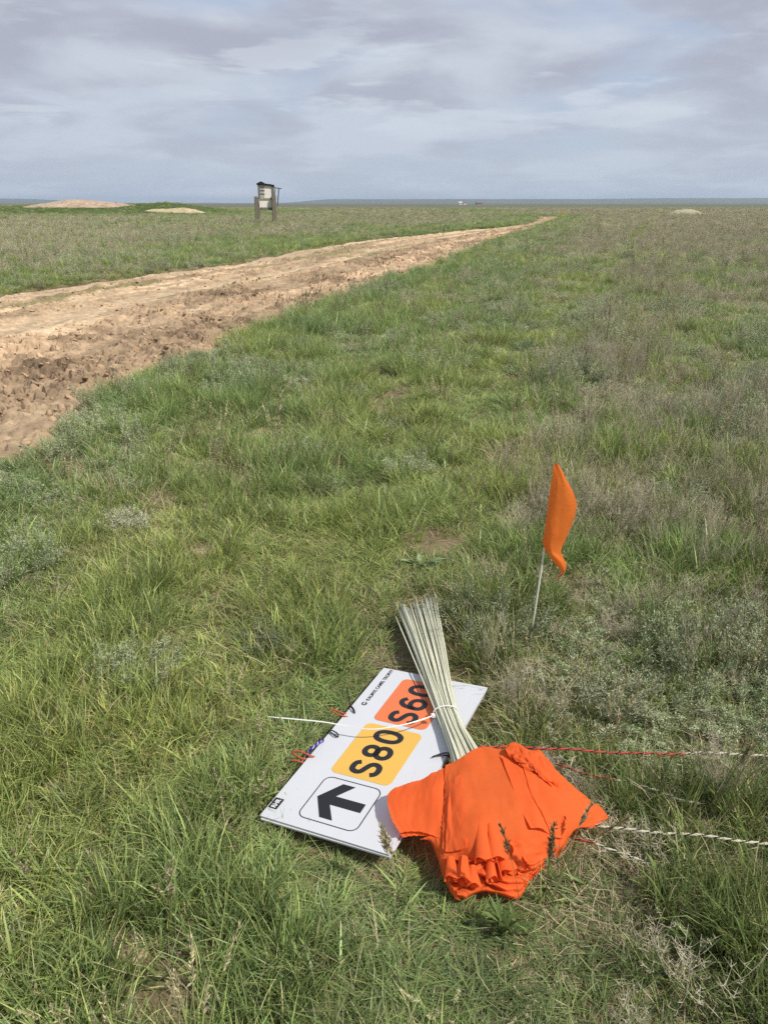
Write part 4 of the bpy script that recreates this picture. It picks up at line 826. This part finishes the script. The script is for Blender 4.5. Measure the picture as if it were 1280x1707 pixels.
M_clod = leafmat('clod_clay', .95, .1, .0)
scatter('dirt_clods', [clod(i) for i in range(5)], M_clod, np.ones(n, bool), ri(0, 5, n), RNG.uniform(.7, 1.3, (n, 1)) * np.array([1., 1, 1]))
# matted dead straw on the soil under and between the tufts
X, Y = jitter(.6, 9, 150); kk = (inroad(X, Y) < .3) & ~footprints(X, Y, -.04) ; X, Y = X[kk], Y[kk]; n = len(X); Z = ground_z(X, Y) + .002
ROT = np.stack([RNG.normal(0, .05, n), RNG.normal(0, .05, n), RNG.uniform(0, 6.28, n)], -1); SCL = np.stack([np.full(n, .95), np.full(n, .95), np.full(n, .6)], -1) * RNG.uniform(.7, 1.2, (n, 1))
MAT_ = [join([blades(46, .11, (.03, .12), (1.25, 1.6), (-.1, .15), (.0012, .003), (.30, .235, .135), (.47, .39, .25), spread=3, azim=0.), blades(14, .10, (.03, .07), (.5, 1.3), (.1, .8), (.0014, .003), GB, GT)]) for i in range(3)]
scatter('straw_litter', MAT_, M_dry, np.ones(n, bool), ri(0, 3, n), RNG.uniform(.6, 1.2, (n, 1)) * np.array([1., 1, 1]))
# ------------------------------------------------------------------ plants one can point at
leaf1 = lambda nm, **k: leafmat(nm, inst=False, **k)
M_sage1 = leaf1('wormwood_leaf', rough=.8, spec=.1, trans=.15); M_twig1 = leaf1('dry_twig', rough=.85, spec=.1, trans=.05); M_leaf1 = leaf1('green_leaf', rough=.5, spec=.3, trans=.3)
def gz(x, y): return float(ground_z(np.array([x]), np.array([y]))[0])
def bush(u, v, r, h, lc, label, nst=26):
    p = at(u, v); t = empty('wormwood_bush', (p[0], p[1], gz(p[0], p[1]))); tag(t, label, 'bush', 'silver wormwood bushes')
    a, b = sage(int(nst * 1.3), r, h, .014, lc, 90)
    put('stem', npmesh('stem', a[0], a[1], None, a[2], True), M_twig1, t); put('foliage', npmesh('foliage', b[0], b[1], None, b[2], True), M_sage1, t)
SG = (.48, .52, .33); SG2 = (.40, .45, .27); SG3 = (.55, .57, .39)
for a in ((312, 622, .26, .24, (.27,.36,.22), 'blue green wormwood bush growing at the near edge of the dirt road', 34), (685, 800, .15, .17, SG, 'round silver wormwood bush in the grass above the weed with broad leaves'), (500, 770, .20, .16, SG3, 'pale wormwood patch in the grass left of the round silver bush', 30),
          (735, 620, .34, .24, SG3, 'wide silver wormwood bush in the middle of the field', 44), (872, 592, .18, .22, (.2,.27,.16), 'dark green wormwood bush beside the faint track'), (1090, 590, .36, .26, SG, 'wide pale wormwood bush in the dry grass far right of the flag', 44),
          (1140, 850, .15, .18, SG2, 'low grey green wormwood bush right of the standing flag, above a dark hollow', 30), (820, 1060, .22, .24, (.33,.365,.225), 'feathery grey wormwood bush just left of the standing flag stick', 44), (40, 960, .20, .16, SG2, 'grey green wormwood bush at the left edge of the photo', 34),
          (215, 890, .13, .13, SG3, 'small silver wormwood sprig right of the bush at the left edge'), (440, 1080, .10, .12, (.23,.265,.15), 'small dark wormwood tuft in a hollow left of the stick ends'), (240, 1120, .17, .12, SG2, 'low wormwood patch in the grass left of the sign board', 30),
          (1020, 1185, .16, .20, (.40,.41,.26), 'brownish wormwood bush right of the board above the red rope', 30), (640, 720, .12, .14, SG, 'small wormwood bush behind the round silver one'), (570, 590, .22, .16, SG, 'flat wormwood patch close to the road between grass tufts', 30)): bush(*a)
def dry(u, v, r, h, n_, label, az=None):
    p = at(u, v); o = put('dry_bush', npmesh('dry_bush', *(lambda k: (k[0], k[1], None, k[2]))(twigs(n_, r, h, (.52,.45,.34), 9, .6))), M_twig1, None, (p[0], p[1], gz(p[0], p[1]))); tag(o, label, 'dry plant', 'dry twiggy plants')
dry(1062, 868, .10, .27, 26, 'pale dry twiggy plant right of the standing flag top'); dry(815, 985, .08, .17, 14, 'dry brown twiggy plant above the stick ends'); dry(1190, 1330, .10, .24, 18, 'dry grey twigs standing in the grass by the right ropes'); dry(930, 1070, .05, .10, 14, 'small pale dried plant at the foot of the standing flag')
def weed(u, v, parts, label, nm='broadleaf_weed', cat='weed', dz=0.):
    p = at(u, v, max(0, dz)); k = join(parts); o = put(nm, npmesh(nm, k[0], k[1], None, k[2], True), M_leaf1, None, (p[0], p[1], gz(p[0], p[1]))); tag(o, label, cat); return o
weed(700, 945, [broadleaf(16, (.07, .14), (.022, .04), (.30,.41,.20), (.7, 1.4)), broadleaf(8, (.04, .09), (.015, .03), (.37,.47,.25), (.2, .9))], 'rosette weed with broad green leaves on bare soil above the stick ends')
weed(835, 1555, [broadleaf(13, (.06, .12), (.008, .015), (.105, .165, .05), (.15, 1.2)), broadleaf(9, (.04, .08), (.006, .011), (.14, .20, .06), (.2, .9), .05)], 'leafy green weed standing right in front of the flag heap')
weed(1160, 1590, [broadleaf(12, (.06, .12), (.008, .016), (.17,.26,.08), (.3, 1.2))], 'bright green narrow leaved weed at the bottom right of the photo')
def seedgrass(u, v, H, lean, az, col, ear, label, n_=1):
    p = at(u, v); k = join([ear_stalk(H * RNG.uniform(.8, 1.08), lean, az + RNG.normal(0, .25) * (n_ > 1), col, ear, 1.3) for i in range(n_)] + [blades(6, .02, (.08, .16), (.1, .7), (.2, 1.), (.003, .005), GB, GT)])
    o = put('seed_grass', npmesh('seed_grass', k[0], k[1], None, k[2], True), M_leaf1, None, (p[0], p[1], gz(p[0], p[1]))); tag(o, label, 'grass stalk', 'flowering grass stalks')
seedgrass(868, 1548, .30, .22, 2.5, (.24, .23, .09), (.26, .18, .09), 'single dark seed head leaning across the front of the orange flags')
seedgrass(908, 1505, .27, .06, 1.2, (.24, .25, .10), (.26, .20, .10), 'pair of upright seed heads before the right half of the flags', 3)
seedgrass(930, 1470, .26, .55, .25, (.28, .29, .12), (.34, .28, .15), 'bent seed head reaching right below the right tip of the flags', 2)
seedgrass(665, 1500, .22, .25, 2.2, (.45,.43,.26),(.55,.48,.31), 'pale seed heads by the lower right corner of the board', 4)
def stone(u, v, s, c, label):
    p = at(u, v); k = clod(0); me = npmesh('soil_lump', np.array(k[0]) * s * np.array([1, 1, .9]), k[1], None, np.tile(np.array(c), (len(k[0]), 1)), True); o = put('soil_lump', me, M_clod1, None, (p[0], p[1], gz(p[0], p[1]) + s * .12)); sub = o.modifiers.new('soft', 'SUBSURF'); sub.levels = sub.render_levels = 2; tag(o, label, 'lump')
M_clod1 = colmat('lump_clay', 22, .3, .95, .6, .008)
stone(222, 1592, .034, (.42, .33, .21), 'tan lump of dry soil in the grass at the lower left'); stone(338, 925, .06, (.36, .27, .17), 'reddish soil lump between grass tufts at mid left')
